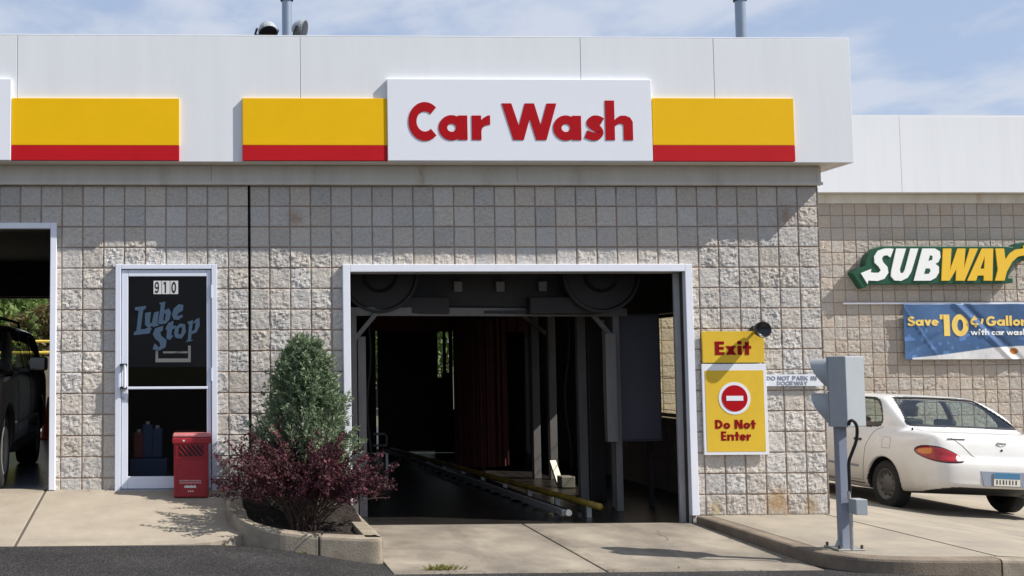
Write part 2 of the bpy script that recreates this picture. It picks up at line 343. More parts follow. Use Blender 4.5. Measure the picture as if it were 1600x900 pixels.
# ------------------------------------------------------------------ mesh helpers
class MB:
    def __init__(s): s.v = []; s.f = []
    def add(s, vs, fs):
        o = len(s.v); s.v += [tuple(map(float, p)) for p in vs]; s.f += [tuple(i + o for i in f) for f in fs]; return s
    def box(s, x0, x1, y0, y1, z0, z1):
        return s.add([(x0, y0, z0), (x1, y0, z0), (x1, y1, z0), (x0, y1, z0), (x0, y0, z1), (x1, y0, z1), (x1, y1, z1), (x0, y1, z1)],
                     [(0, 3, 2, 1), (4, 5, 6, 7), (0, 1, 5, 4), (1, 2, 6, 5), (2, 3, 7, 6), (3, 0, 4, 7)])
    def bar(s, a, b, wx, wy=None):
        """square bar from a to b, wx by wy across"""
        a, b = Vector(a), Vector(b); d = (b - a).normalized()
        ref = Vector((0, 0, 1)) if abs(d.z) < .9 else Vector((0, 1, 0))
        p = d.cross(ref).normalized() * wx / 2; q = p.cross(d).normalized() * (wy or wx) / 2
        vs = [a - p - q, a + p - q, a + p + q, a - p + q, b - p - q, b + p - q, b + p + q, b - p + q]
        return s.add(vs, [(0, 1, 2, 3), (7, 6, 5, 4), (0, 4, 5, 1), (1, 5, 6, 2), (2, 6, 7, 3), (3, 7, 4, 0)])
    def cyl(s, a, b, r, r2=None, n=16, cap=True):
        a, b = Vector(a), Vector(b); d = (b - a).normalized()
        ref = Vector((0, 0, 1)) if abs(d.z) < .9 else Vector((0, 1, 0))
        p = d.cross(ref).normalized(); q = d.cross(p)
        r2 = r if r2 is None else r2
        vs = [a + (p * math.cos(t) + q * math.sin(t)) * r for t in [2 * math.pi * i / n for i in range(n)]]
        vs += [b + (p * math.cos(t) + q * math.sin(t)) * r2 for t in [2 * math.pi * i / n for i in range(n)]]
        fs = [(i, (i + 1) % n, n + (i + 1) % n, n + i) for i in range(n)]
        if cap: fs += [tuple(range(n - 1, -1, -1)), tuple(range(n, 2 * n))]
        return s.add(vs, fs)
    def tube(s, pts, r, n=8):
        pts = [Vector(p) for p in pts]
        if not isinstance(r, (list, tuple)): r = [r] * len(pts)
        rings = []
        prev = None
        for i, p in enumerate(pts):
            d = (pts[min(i + 1, len(pts) - 1)] - pts[max(i - 1, 0)]).normalized()
            if prev is None:
                ref = Vector((0, 0, 1)) if abs(d.z) < .9 else Vector((0, 1, 0)); prev = d.cross(ref).normalized()
            else:
                prev = (prev - d * prev.dot(d)).normalized()
            q = d.cross(prev)
            rings.append([p + (prev * math.cos(t) + q * math.sin(t)) * r[i] for t in [2 * math.pi * k / n for k in range(n)]])
        vs = [v for ring in rings for v in ring]
        fs = [(i * n + k, i * n + (k + 1) % n, (i + 1) * n + (k + 1) % n, (i + 1) * n + k) for i in range(len(pts) - 1) for k in range(n)]
        fs += [tuple(range(n - 1, -1, -1)), tuple((len(pts) - 1) * n + k for k in range(n))]
        return s.add(vs, fs)
    def prism(s, poly, y0, y1):
        """polygon in x,z extruded from y0 (front) to y1"""
        n = len(poly)
        area = sum(poly[i][0] * poly[(i + 1) % n][1] - poly[(i + 1) % n][0] * poly[i][1] for i in range(n))
        if area < 0: poly = poly[::-1]
        vs = [(x, y0, z) for x, z in poly] + [(x, y1, z) for x, z in poly]
        fs = [tuple(range(n)), tuple(range(2 * n - 1, n - 1, -1))] + [((i + 1) % n, i, n + i, n + (i + 1) % n) for i in range(n)]
        return s.add(vs, fs)
    def lathe(s, prof, center, axis='x', n=32):
        """prof: (r, t) points along the axis"""
        c = Vector(center); vs = []
        for r, t in prof:
            for k in range(n):
                a = 2 * math.pi * k / n
                p = {'x': (t, r * math.cos(a), r * math.sin(a)), 'y': (r * math.sin(a), t, r * math.cos(a)), 'z': (r * math.cos(a), r * math.sin(a), t)}[axis]
                vs.append(c + Vector(p))
        m = len(prof)
        fs = [(i * n + k, i * n + (k + 1) % n, (i + 1) * n + (k + 1) % n, (i + 1) * n + k) for i in range(m - 1) for k in range(n)]
        return s.add(vs, fs)
    def xform(s, mtx):
        s.v = [tuple(mtx @ Vector(p)) for p in s.v]; return s

def link_mesh(name, v, f, material, parent=None, loc=(0, 0, 0), smooth=False, cols=None, bevel=0., autosmooth=None):
    me = bpy.data.meshes.new(name)
    v = np.asarray(v, dtype=np.float64) - np.asarray(loc, dtype=np.float64)
    me.from_pydata([tuple(p) for p in v], [], f)
    me.validate()
    if cols is not None:
        a = me.color_attributes.new('Col', 'FLOAT_COLOR', 'POINT')
        a.data.foreach_set('color', np.asarray(cols, dtype=np.float32).ravel())
    if smooth:
        me.polygons.foreach_set('use_smooth', [True] * len(me.polygons))
    me.materials.append(material)
    o = bpy.data.objects.new(name, me)
    COL.objects.link(o)
    if parent is not None: o.parent = parent
    else: o.location = loc
    if bevel:
        b = o.modifiers.new('bevel', 'BEVEL'); b.width = bevel; b.segments = 2; b.limit_method = 'ANGLE'; b.angle_limit = R(40)
    return o

def tag(o, label=None, cat=None, group=None, kind=None):
    if label: o['label'] = label
    if cat: o['category'] = cat
    if group: o['group'] = group
    if kind: o['kind'] = kind
    return o

class Thing:
    """an Empty at the thing's base; parts are built in world coordinates and shifted to it"""
    def __init__(s, name, label, cat, loc, group=None):
        s.loc = np.asarray(loc, dtype=float)
        s.e = bpy.data.objects.new(name, None); COL.objects.link(s.e)
        s.e.empty_display_size = .2
        s.e.location = tuple(s.loc); tag(s.e, label, cat, group)
    def part(s, name, mb, material, parent=None, label=None, **kw):
        v, f = (mb.v, mb.f) if isinstance(mb, MB) else mb
        o = link_mesh(name, v, f, material, parent or s.e, s.loc, **kw)
        if label: o['label'] = label
        return o

def single(name, mb, material, label, cat, group=None, kind=None, **kw):
    v, f = (mb.v, mb.f) if isinstance(mb, MB) else mb
    v = np.asarray(v); lo, hi = v.min(0), v.max(0)
    o = link_mesh(name, v, f, material, None, ((lo[0] + hi[0]) / 2, (lo[1] + hi[1]) / 2, lo[2]), **kw)
    return tag(o, label, cat, group, kind)

def struct(name, mb, material, kind='structure', **kw):
    v, f = (mb.v, mb.f) if isinstance(mb, MB) else mb
    o = link_mesh(name, v, f, material, None, (0, 0, 0), **kw)
    o['kind'] = kind
    return o

def copy_tree(o, parent=None):
    c = o.copy(); COL.objects.link(c)
    if parent is not None: c.parent = parent
    for ch in list(o.children): copy_tree(ch, c)
    return c

# value noise on numpy arrays
def vnoise(x, y, seed):
    rs = np.random.RandomState(seed); L = rs.rand(256, 256)
    xi = np.floor(x).astype(int); yi = np.floor(y).astype(int)
    fx = x - xi; fy = y - yi
    fx = fx * fx * (3 - 2 * fx); fy = fy * fy * (3 - 2 * fy)
    a = L[xi % 256, yi % 256]; b = L[(xi + 1) % 256, yi % 256]; c = L[xi % 256, (yi + 1) % 256]; d = L[(xi + 1) % 256, (yi + 1) % 256]
    return (a * (1 - fx) + b * fx) * (1 - fy) + (c * (1 - fx) + d * fx) * fy

BK = .2032
def block_grid(u0, u1, z0, z1, ztop, res, amp, seed, holes=(), base=(.565, .53, .485), joints=(), rough_end=False, stains=()):
    """heightfield of split-face blocks: returns u, z, depth, colour grids and quads. rows counted down from ztop"""
    def lines(a, b, o):
        s = [];
        k0 = math.floor((a - o) / BK)
        k1 = math.ceil((b - o) / BK)
        sub = np.concatenate([[0, .0045, .010], np.linspace(.010, BK - .010, res)[1:-1], [BK - .010, BK - .0045]])
        for k in range(k0, k1): s += list(o + k * BK + sub)
        s.append(o + k1 * BK)
        s = np.array(s); s = s[(s > a) & (s < b)]
        return np.concatenate([[a], s, [b]])
    us = lines(u0, u1, 0.); zs = lines(z0, z1, ztop)
    Ug, Zg = np.meshgrid(us, zs, indexing='ij')
    ku = np.floor(Ug / BK + 1e-6).astype(int); kz = np.floor((Zg - ztop) / BK + 1e-6).astype(int)
    fu = np.abs(((Ug / BK) + .5) % 1 - .5) * BK; fz = np.abs((((Zg - ztop) / BK) + .5) % 1 - .5) * BK
    edge = np.minimum(fu, fz)
    face = np.clip((edge - .003) / .009, 0, 1); face = face * face * (3 - 2 * face)
    rs = np.random.RandomState(seed); B = rs.rand(97, 89, 6)
    bb = B[ku % 97, kz % 89]
    ox = bb[..., 0] * 50; oz = bb[..., 1] * 50
    a_ = Ug * .80 + Zg * .6; c_ = -Ug * .6 + Zg * .80          # fracture grain
    h = .36 * vnoise(a_ / .085 + ox, c_ / .055 + oz, seed + 1) + .40 * vnoise(a_ / .034 + ox, c_ / .022 + oz, seed + 2) + .34 * vnoise(a_ / .016, c_ / .012, seed + 3)
    rid = 1 - np.abs(2 * vnoise(a_ / .06 + oz, c_ / .045 + ox, seed + 4) - 1)
    h = h + .25 * rid - .55
    tilt = ((bb[..., 2] - .5) * (((Ug / BK) % 1) - .5) + (bb[..., 3] - .5) * ((((Zg - ztop) / BK) % 1) - .5)) * .5
    dep = face * (.005 + amp * (h + tilt * .5) * (.45 + .9 * bb[..., 4]))
    dep = np.maximum(dep, -.003)
    for jx, jw in joints:
        dep[np.abs(Ug - jx) < jw] = -.03
    tone = .90 + .17 * bb[..., 5]
    hue = (B[ku % 97, (kz + 7) % 89][..., 2] - .5) * .06
    big = .92 + .16 * vnoise(Ug / 1.1, Zg / .8, seed + 9)
    col = np.ones(Ug.shape + (4,))
    for i in range(3):
        col[..., i] = base[i] * tone * big * (1 + hue * (1, 0, -1.4)[i])
    mort = np.clip(1 - (edge - .0035) / .0045, 0, 1)[..., None]
    mcol = np.array([.29, .235, .19]); rust = vnoise(Ug / .3, Zg / .3, seed + 12)[..., None]
    mc = mcol * (1 - .35 * rust) + np.array([.10, .02, -.02]) * rust
    col[..., :3] = col[..., :3] * (1 - mort * .85) + mc * mort * .85
    for (su, sz, rr, cc) in stains:
        d2 = np.exp(-(((Ug - su) / rr) ** 2 + ((Zg - sz) / rr) ** 2)) * (.4 + .8 * vnoise(Ug / .05, Zg / .07, seed + 21))
        d2 = np.clip(d2, 0, .8)[..., None]
        col[..., :3] = col[..., :3] * (1 - d2) + np.array(cc) * d2
    for jx, jw in joints:
        col[np.abs(Ug - jx) < jw] = (.02, .018, .016, 1)
    nu, nz_ = Ug.shape
    i, j = np.meshgrid(np.arange(nu - 1), np.arange(nz_ - 1), indexing='ij')
    cu = (us[i] + us[i + 1]) / 2; cz = (zs[j] + zs[j + 1]) / 2
    keep = np.ones(cu.shape, bool)
    for (a, b, c, d) in holes:
        keep &= ~((cu > a) & (cu < b) & (cz > c) & (cz < d))
    i, j = i[keep], j[keep]
    idx = lambda p, q: p * nz_ + q
    quads = np.stack([idx(i, j), idx(i + 1, j), idx(i + 1, j + 1), idx(i, j + 1)], 1)
    return Ug.ravel(), Zg.ravel(), dep.ravel(), col.reshape(-1, 4), quads

# ------------------------------------------------------------------ lettering: geometric bold glyphs, cap height 1
def ribbon(path, wd):
    P = [Vector(p) for p in path]; L, Rr = [], []
    for i, p in enumerate(P):
        d1 = (P[i] - P[i - 1]).normalized() if i else None
        d2 = (P[i + 1] - P[i]).normalized() if i < len(P) - 1 else None
        d = ((d1 or d2) + (d2 or d1)).normalized()
        n = Vector((-d.y, d.x))
        k = 1 / max(.4, n.dot(Vector((-(d2 or d1).y, (d2 or d1).x))))
        L.append(p + n * wd / 2 * k); Rr.append(p - n * wd / 2 * k)
    return [[tuple(L[i]), tuple(L[i + 1]), tuple(Rr[i + 1]), tuple(Rr[i])] for i in range(len(P) - 1)]
def arc(cx, cz, rx, rz, a0, a1, wd, n=18):
    """elliptic band; rx, rz outer radii"""
    out = []
    T = [R(a0 + (a1 - a0) * i / n) for i in range(n + 1)]
    for i in range(n):
        q = []
        for t, k in ((T[i], 0), (T[i + 1], 0), (T[i + 1], 1), (T[i], 1)):
            q.append((cx + (rx - k * wd) * math.cos(t), cz + (rz - k * wd) * math.sin(t)))
        out.append(q)
    return out
def disc(cx, cz, r, n=20): return [[(cx + r * math.cos(2 * math.pi * i / n), cz + r * math.sin(2 * math.pi * i / n)) for i in range(n)]]
def rc(x0, x1, z0, z1): return [[(x0, z0), (x1, z0), (x1, z1), (x0, z1)]]
def smoothpath(pts, n=5):
    out = []
    P = [pts[0]] + list(pts) + [pts[-1]]
    for i in range(1, len(P) - 2):
        p0, p1, p2, p3 = map(np.array, P[i - 1:i + 3])
        for k in range(n):
            t = k / n
            out.append(tuple(.5 * (2 * p1 + (p2 - p0) * t + (2 * p0 - 5 * p1 + 4 * p2 - p3) * t * t + (3 * p1 - p0 - 3 * p2 + p3) * t ** 3)))
    out.append(tuple(pts[-1]))
    return out
def glyph(c, w=.24):
    """list of polygons and the advance width"""
    W_ = w
    if c == 'C': return arc(.52, .5, .52, .53, 46, 314, W_, 26), .90
    if c == 'c': return arc(.36, .33, .36, .345, 48, 312, W_ * .95, 22), .62
    if c == 'G': return arc(.52, .5, .52, .53, 42, 350, W_, 26) + rc(.56, 1.02, .34, .55), 1.08
    if c == 'O': return arc(.53, .5, .53, .53, 0, 360, W_, 32), 1.12
    if c == 'o': return arc(.36, .33, .36, .345, 0, 360, W_ * .95, 26), .78
    if c == '0': return arc(.38, .5, .38, .52, 0, 360, W_, 30), .82
    if c == 'a': return arc(.355, .33, .355, .345, 0, 360, W_ * .92, 26) + rc(.79 - W_, .79, 0, .665), .87
    if c == 'e': return arc(.36, .33, .36, .345, 0, 318, W_ * .9, 24) + rc(.14, .70, .26, .26 + W_ * .6), .78
    if c == 'r': return rc(0, W_, 0, .665) + [[(W_ * .8, .25), (W_ * .8, .50), (W_ + .06, .60), (W_ + .17, .665), (W_ + .24, .67), (W_ + .24, .42), (W_ + .12, .40), (W_ + .03, .33), (W_, .25)]], .55
    if c == 'W': return [[(0, 1), (.27, 1), (.60, 0), (.31, 0)], [(.36, 0), (.60, 0), (.905, 1), (.645, 1)], [(.645, 1), (.905, 1), (1.2, 0), (.95, 0)], [(.96, 0), (1.235, 0), (1.53, 1), (1.26, 1)]], 1.58
    if c == 'w': return [[(x * .72, z * .665) for x, z in p] for p in glyph('W')[0]], 1.15
    if c == 's': return [q for q in ribbon(smoothpath([(.50, .50), (.40, .555), (.26, .56), (.165, .475), (.24, .385), (.36, .315), (.425, .205), (.34, .11), (.20, .105), (.03, .17)]), W_ * .86)], .60
    if c == 'S': return [q for q in ribbon(smoothpath([(.58, .82), (.46, .90), (.29, .90), (.15, .77), (.21, .61), (.38, .51), (.54, .40), (.56, .22), (.42, .105), (.24, .11), (.04, .22)]), W_)], .72
    if c == 'h': return rc(0, W_, 0, 1.085) + [[(W_ * .8, .36), (W_ * .8, .50), (W_ + .06, .61), (W_ + .17, .672), (W_ + .30, .672), (W_ + .43, .62), (W_ + .50, .50), (W_ + .50, .38), (.50, .38), (.485, .43), (.43, .46), (.35, .445), (.27, .38)]] + rc(.50, .50 + W_, 0, .384), .84
    if c == 'n': return rc(0, W_, 0, .665) + [q for q in glyph('h', w)[0][1:]], .84
    if c == 'l': return rc(0, W_, 0, 1.085), .34
    if c == 'i': return rc(.03, .03 + W_, 0, .665) + disc(.03 + W_ / 2, .90, .15), .36
    if c == 't': return rc(.14, .14 + W_, 0, .95) + rc(0, .28 + W_, .46, .665), .56
    if c == 'x': return [[(0, .665), (.29, .665), (.66, 0), (.37, 0)], [(.37, .665), (.66, .665), (.29, 0), (0, 0)]], .72
    if c == 'v': return [[(0, .665), (.27, .665), (.48, 0), (.24, 0)], [(.24, 0), (.46, 0), (.70, .665), (.44, .665)]], .74
    if c == 'E': return rc(0, W_, 0, 1) + rc(W_, .58, .79, 1) + rc(W_, .56, .40, .60) + rc(W_, .58, 0, .21), .68
    if c == 'D': return rc(0, W_, 0, 1) + arc(.30, .5, .52, .5, -90, 90, W_, 22) + rc(W_, .30, .79, 1) + rc(W_, .30, 0, .21), .90
    if c == 'N': return rc(0, W_, 0, 1) + rc(.86 - W_, .86, 0, 1) + [[(0.02, 1), (W_ + .05, 1), (.84, 0), (.86 - W_ - .05, 0)]], .95
    if c == '1': return rc(.16, .16 + W_ * 1.05, 0, 1) + [[(0, 1), (.17, 1), (.17, .78), (0, .78)]], .52
    if c == '9': return arc(.34, .69, .34, .33, 0, 360, W_ * .8, 24) + ribbon(smoothpath([(.60, .70), (.60, .40), (.50, .14), (.30, .09), (.08, .18)]), W_ * .8), .74
    if c == '¢': return arc(.36, .5, .36, .36, 50, 310, .2, 18) + rc(.30, .44, .84, 1.02) + rc(.30, .44, -.02, .16), .62
    if c == '/': return [[(0, -.12), (.16, -.12), (.46, 1.1), (.30, 1.1)]], .5
    # thin capitals for the small notice
    q = {'P': [[(0, 0), (0, 1), (.4, 1), (.55, .86), (.55, .62), (.4, .48), (0, .48)]], 'A': [[(0, 0), (.33, 1), (.66, 0)], [(.12, .3), (.54, .3)]],
         'R': [[(0, 0), (0, 1), (.4, 1), (.55, .86), (.55, .64), (.4, .5), (0, .5)], [(.3, .5), (.6, 0)]], 'K': [[(0, 0), (0, 1)], [(.6, 1), (.04, .45)], [(.2, .6), (.62, 0)]],
         'T': [[(0, 1), (.66, 1)], [(.33, 1), (.33, 0)]], 'I': [[(.1, 0), (.1, 1)]], 'Y': [[(0, 1), (.33, .5), (.66, 1)], [(.33, .5), (.33, 0)]]}[c]
    out = []
    for path in q: out += ribbon(path, w * .75)
    return out, max(p[0] for path in q for p in path) + .3

def word(mb, text, x, z, size, yf, depth, w=.24, xs=1., slant=0., spacing=0., track=None, warp=None):
    """writes text in the x,z plane at front y=yf (facing -y); returns the end x"""
    k = 0
    for ch in text:
        if ch == ' ':
            x += .42 * size * xs; continue
        polys, adv = glyph(ch, w)
        for p in polys:
            pts = [(x + (a * xs + b * slant) * size, z + b * size) for a, b in p]
            dy = warp(sum(a for a, _ in pts) / len(pts), sum(b for _, b in pts) / len(pts)) if warp else 0
            mb.prism(pts, yf - depth - .00002 * k + dy, yf + dy); k += 1
        x += (adv + spacing) * size * xs
    return x

# ================================================================== GROUND
AZX = [-40, 0, 1.6, 2.2, 2.44, 2.62, 2.9, 3.2, 3.4, 7.5, 12, 60]
AZZ = [.15, .145, .145, .13, .115, .097, .058, .018, -.004, -.004, -.15, -.5]
def az(x):          # height of the asphalt lot: falls to the right along the building
    return float(np.interp(x, AZX, AZZ))
def grid_sheet(xs, ys, zf):
    v = [(x, y, zf(x, y)) for x in xs for y in ys]; n = len(ys)
    f = [(i * n + j, (i + 1) * n + j, (i + 1) * n + j + 1, i * n + j + 1) for i in range(len(xs) - 1) for j in range(n - 1)]
    return v, f
def aspz(x, y):
    z = az(x)
    if y > -1.70: z -= min((y + 1.70) * .6, .12)
    return z
xs = list(np.linspace(-40, -4, 8)) + list(np.linspace(-3, 10, 66)) + list(np.linspace(11, 60, 10))
ys = list(np.linspace(-70, -8, 10)) + list(np.linspace(-7, -1.7, 26)) + [-1.5, -1.0]
struct('asphalt_lot', grid_sheet(xs, ys, aspz), M['asphalt'], smooth=True)
def groundz(x, y):
    return -.62 if y < 8 else -.62 + min((y - 8) * .25, .55)
gx = [-900, -200, -60, -20, -5, 0, 5, 10, 20, 60, 200, 900]; gy = [-900, -200, -60, -20, -5, 2, 8, 9, 10, 11, 14, 30, 60, 200, 900]
M['lawn'] = mat('rough_grass_ground', (.07, .085, .03), .95, var=.5, vscale=1.2, color2=(.10, .085, .05))
struct('ground', grid_sheet(gx, gy, groundz), M['lawn'])
struct('rear_drive', MB().box(-6, 16, 9.6, 17, -.35, .05), M['concrete_right'])

# left apron: two slabs from the wall down to the asphalt, 6 mm joint between
def slab(name, outline, ztopf, thick, m, sub=0, bevel=.006, kind='structure'):
    """outline: (x, y) corners of a slab, top height from ztopf"""
    n = len(outline)
    v = [(x, y, ztopf(x, y)) for x, y in outline] + [(x, y, ztopf(x, y) - thick) for x, y in outline]
    ar = sum(outline[i][0] * outline[(i + 1) % n][1] - outline[(i + 1) % n][0] * outline[i][1] for i in range(n))
    f = [tuple(range(n)), tuple(range(2 * n - 1, n - 1, -1))] + [((i + 1) % n, i, n + i, n + (i + 1) % n) for i in range(n)]
    if ar < 0: f = [q[::-1] for q in f]
    return struct(name, (v, f), m, kind, bevel=bevel)
lz = lambda x, y: .150 + (y + 1.76) * .146
JX = .47
slab('left_apron', [(-6, 0.05), (-6, -1.76), (JX - .012, -1.76), (JX - .012, .05)], lz, .3, M['concrete'])
cpts = [(JX + .012, .05), (JX + .012, -1.76), (1.6, -1.76), (1.85, -1.745), (2.05, -1.69), (2.2, -1.60), (2.34, -1.46), (2.34, .05)]
slab('left_apron', cpts, lz, .3, M['concrete'])
struct('joint_filler', MB().add([(JX - .02, y, lz(0, y) - .008) for y in (.05, -1.75)] + [(JX + .02, y, lz(0, y) - .008) for y in (.05, -1.75)], [(0, 1, 3, 2)]), M['joint'])
# wash exit pad: four slabs
pz = lambda x, y: max(0, .016 * (y + 2.32)) + .001
PX0, PXM, PX1 = 3.452, 5.105, 6.80
for (a, b) in ((PX0, PXM - .009), (PXM + .009, PX1)):
    for (c, d) in ((-2.32, -1.255), (-1.245, .04)):
        slab('exit_pad', [(a, c), (b, c), (b, d), (a, d)], pz, .22, M['concrete_pad'], bevel=.005)
struct('joint_filler', MB().box(PX0 + .05, PX1 - .02, -2.3, .03, -.15, -.006), M['joint'])
# walkway island with kerb
def wz(x, y): return .112
ko = [(6.80, -.03), (6.80, -1.55), (6.80, -1.92), (6.84, -2.12), (6.92, -2.30), (7.06, -2.44), (7.30, -2.53), (7.60, -2.57), (8.02, -2.58)]
def offset_in(path, d):
    out = []
    for i, p in enumerate(path):
        a = Vector(path[max(i - 1, 0)]); b = Vector(path[min(i + 1, len(path) - 1)])
        t = (b - a).normalized(); out.append((p[0] - t.y * d, p[1] + t.x * d))
    return out
def kerb_mesh(path, wd, topf, zb, round_=.025):
    """kerb swept along its outer line, inner side to the left of travel"""
    prof = [(0, None, 0), (0, 0, -round_), (.006, 0, -round_ * .35), (round_, 0, 0), (wd - .012, 0, 0), (wd, 0, -.012), (wd, None, 0)]
    v = []; rows = len(prof)
    for i, p in enumerate(path):
        a = Vector(path[max(i - 1, 0)]); b = Vector(path[min(i + 1, len(path) - 1)]); t = (b - a).normalized()
        for (o, k, dz) in prof:
            x, y = p[0] - t.y * o, p[1] + t.x * o
            z = zb if k is None else topf(x, y) + dz
            v.append((x, y, z))
    f = [(i * rows + j, (i + 1) * rows + j, (i + 1) * rows + j + 1, i * rows + j + 1) for i in range(len(path) - 1) for j in range(rows - 1)]
    f += [tuple(range(rows - 1, -1, -1)), tuple((len(path) - 1) * rows + j for j in range(rows))]
    return v, f
def densify(path, d=.06):
    out = []
    for i in range(len(path) - 1):
        a, b = Vector(path[i]), Vector(path[i + 1]); n = max(1, int((b - a).length / d))
        out += [tuple(a + (b - a) * k / n) for k in range(n)]
    return out + [tuple(path[-1])]
struct('walkway_kerb', kerb_mesh(densify(smoothpath(ko, 4), .08), .15, wz, -.25), M['kerb_dark'], smooth=False)
struct('walkway_kerb', kerb_mesh([(8.035, -2.58), (9, -2.585), (12, -2.6)], .15, lambda x, y: .112 - max(0, x - 8.6) * .1, -.6), M['kerb'])
inner = offset_in(smoothpath(ko, 4), .154)
slab('walkway', inner + [(8.085, -2.426), (8.085, 0.02), (6.954, .02)], wz, .25, M['concrete_right'])
rzx = [8.1, 8.6, 9.2, 9.8, 10.36, 11.0, 11.87, 14, 18, 26]; rzz = [.112, .085, .01, -.075, -.15, -.19, -.25, -.38, -.5, -.6]
def rz(x, y): return float(np.interp(x, rzx, rzz))
struct('parking_pad', grid_sheet([8.1] + rzx[1:], [-2.43, -1, 0, 1, 2, 3, 4, 5, 6, 7.02], rz), M['concrete_right'])
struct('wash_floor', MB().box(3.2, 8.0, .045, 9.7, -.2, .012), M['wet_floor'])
struct('service_floor', MB().box(-6, 3.19, .055, 9.7, -.1, .405), M['bay_floor'])

# ================================================================== CAR WASH BUILDING
WR = 8.14          # right corner
bld = Thing('car_wash_building', 'long car wash building of tan split-face block under a tall white fascia', 'building', (3.5, 0, 0))
OPX0, OPX1, OPZ = 3.428, 6.752, 2.506
BAYX, BAYZ = .503, 2.935
DX0, DX1, DZ1, DZ0 = 1.136, 2.125, 2.581, .395
holes = [(-3.6, BAYX + .02, -1, BAYZ + .02), (DX0 + .02, DX1 - .02, -1, DZ1 - .02), (OPX0 - .02, OPX1 + .02, -1, OPZ + .02)]
jx_ctrl = 2.438 + .004
st = [(7.63, .24, .13, (.40, .25, .11)), (7.95, .20, .08, (.36, .25, .13)), (2.90, 3.05, .07, (.40, .30, .22)), (7.8, 3.06, .09, (.36, .27, .2)), (7.0, .18, .07, (.42, .33, .2))]
u, z, d, c, q = block_grid(-4.4, WR, -.25, 3.37, 3.361, 16, .020, 11, holes, joints=((jx_ctrl, .0085),), stains=st)
front = bld.part('block_wall', (np.stack([u, -d, z], 1), [tuple(t) for t in q]), M['block'], cols=c)
u, z, d, c, q = block_grid(0.0, 7.0, -.6, 3.37, 3.361, 7, .022, 31, [(2.1, 5.3, .92, 2.22)])
bld.part('block_wall', (np.stack([WR - .028 + d, u, z], 1), [tuple(t) for t in q]), M['block'], cols=c)
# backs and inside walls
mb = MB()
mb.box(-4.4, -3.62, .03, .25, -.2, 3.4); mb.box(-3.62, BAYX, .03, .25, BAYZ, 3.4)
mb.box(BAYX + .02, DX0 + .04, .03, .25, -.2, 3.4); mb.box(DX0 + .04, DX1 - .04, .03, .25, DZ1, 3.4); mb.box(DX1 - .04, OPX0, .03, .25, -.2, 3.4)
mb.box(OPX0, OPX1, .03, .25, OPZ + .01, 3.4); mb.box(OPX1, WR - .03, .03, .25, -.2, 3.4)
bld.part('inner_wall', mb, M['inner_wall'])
mb = MB()
mb.box(7.75, WR - .05, .25, 2.1, -.3, 3.4); mb.box(7.75, WR - .05, 5.3, 9.4, -.3, 3.4); mb.box(7.75, WR - .05, 2.1, 5.3, -.3, .92); mb.box(7.75, WR - .05, 2.1, 5.3, 2.22, 3.4)
bld.part('side_wall', mb, M['inner_block'])
mb = MB()
for k in range(1, 8):
    mb.box(7.744, 7.7505, .26, 9.3, .2032 * k + .0, .2032 * k + .007)
for k in range(14):
    yy = .4 + k * .64
    mb.box(7.744, 7.7505, yy, yy + .007, 0, .9)
bld.part('mortar_line', mb, M['joint'])
bld.part('partition_wall', MB().box(3.19, 3.36, .26, 9.4, -.2, 3.4), M['inner_wall'])
M['bay_wall'] = mat('reflecting_bay_wall', (.42, .39, .34), .7, var=.25, vscale=2)  # unseen wall face, coloured bright to reflect light onto the SUV and bay
bld.part('partition_wall', MB().box(.52, .70, .26, 9.4, -.1, 3.4), M['bay_wall'])
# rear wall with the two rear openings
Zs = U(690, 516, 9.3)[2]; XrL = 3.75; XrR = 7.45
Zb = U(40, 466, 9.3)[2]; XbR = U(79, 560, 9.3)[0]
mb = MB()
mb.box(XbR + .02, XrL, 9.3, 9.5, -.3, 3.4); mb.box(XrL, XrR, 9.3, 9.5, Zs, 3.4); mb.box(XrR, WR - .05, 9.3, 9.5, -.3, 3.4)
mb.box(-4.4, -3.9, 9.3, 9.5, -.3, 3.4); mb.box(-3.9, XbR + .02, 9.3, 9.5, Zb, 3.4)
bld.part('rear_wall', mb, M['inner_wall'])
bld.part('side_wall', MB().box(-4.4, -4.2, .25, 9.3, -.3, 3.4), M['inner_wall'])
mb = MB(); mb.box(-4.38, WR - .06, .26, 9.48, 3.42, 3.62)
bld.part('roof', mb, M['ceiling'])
# fascia, soffit, frieze
E_ = .26
FZ0, FZ1, FXR = 3.556, 4.785, 8.375
seams = [U(p, 100, -E_)[0] for p in (27, 469, 907, 1115)]
edges = [-4.7] + seams + [FXR]
mb = MB()
for a, b in zip(edges[:-1], edges[1:]): mb.box(a + .002, b - .002, -E_, -E_ + .04, FZ0, FZ1)
for k in range(7): mb.box(FXR - .04, FXR, -E_ + .043 + k * 1.0, -E_ + 1.04 + k * 1.0, FZ0, FZ1)
bld.part('fascia', mb, M['white_panel'], bevel=.003)
bld.part('fascia_backing', MB().box(-4.7, FXR - .042, -E_ + .041, -E_ + .06, FZ0 + .01, FZ1 - .01), M['joint'])
bld.part('parapet_cap', MB().box(-4.70, FXR, -E_ + .001, -E_ + .3, FZ1 + .001, FZ1 + .016), M['white_panel'], bevel=.003)
mb = MB(); mb.box(-4.7, FXR - .045, -E_ + .062, -.02, FZ0 + .004, FZ0 + .02); mb.box(WR + .0, FXR - .045, -.02, 6.9, FZ0 + .004, FZ0 + .02)
bld.part('soffit', mb, M['soffit'])
mb = MB()
fe = [-4.4] + [U(p, 270, -.05)[0] for p in (330, 808)] + [8.15]
for a, b in zip(fe[:-1], fe[1:]): mb.box(a + .0015, b - .0015, -.05, -.003, 3.395, FZ0)
mb.box(8.108, 8.152, -.054, -.049, 3.38, FZ0)
bld.part('frieze_board', mb, M['beige_metal'], bevel=.002)
mb = MB(); mb.box(-4.4, 8.165, -.068, -.003, 3.366, 3.394)
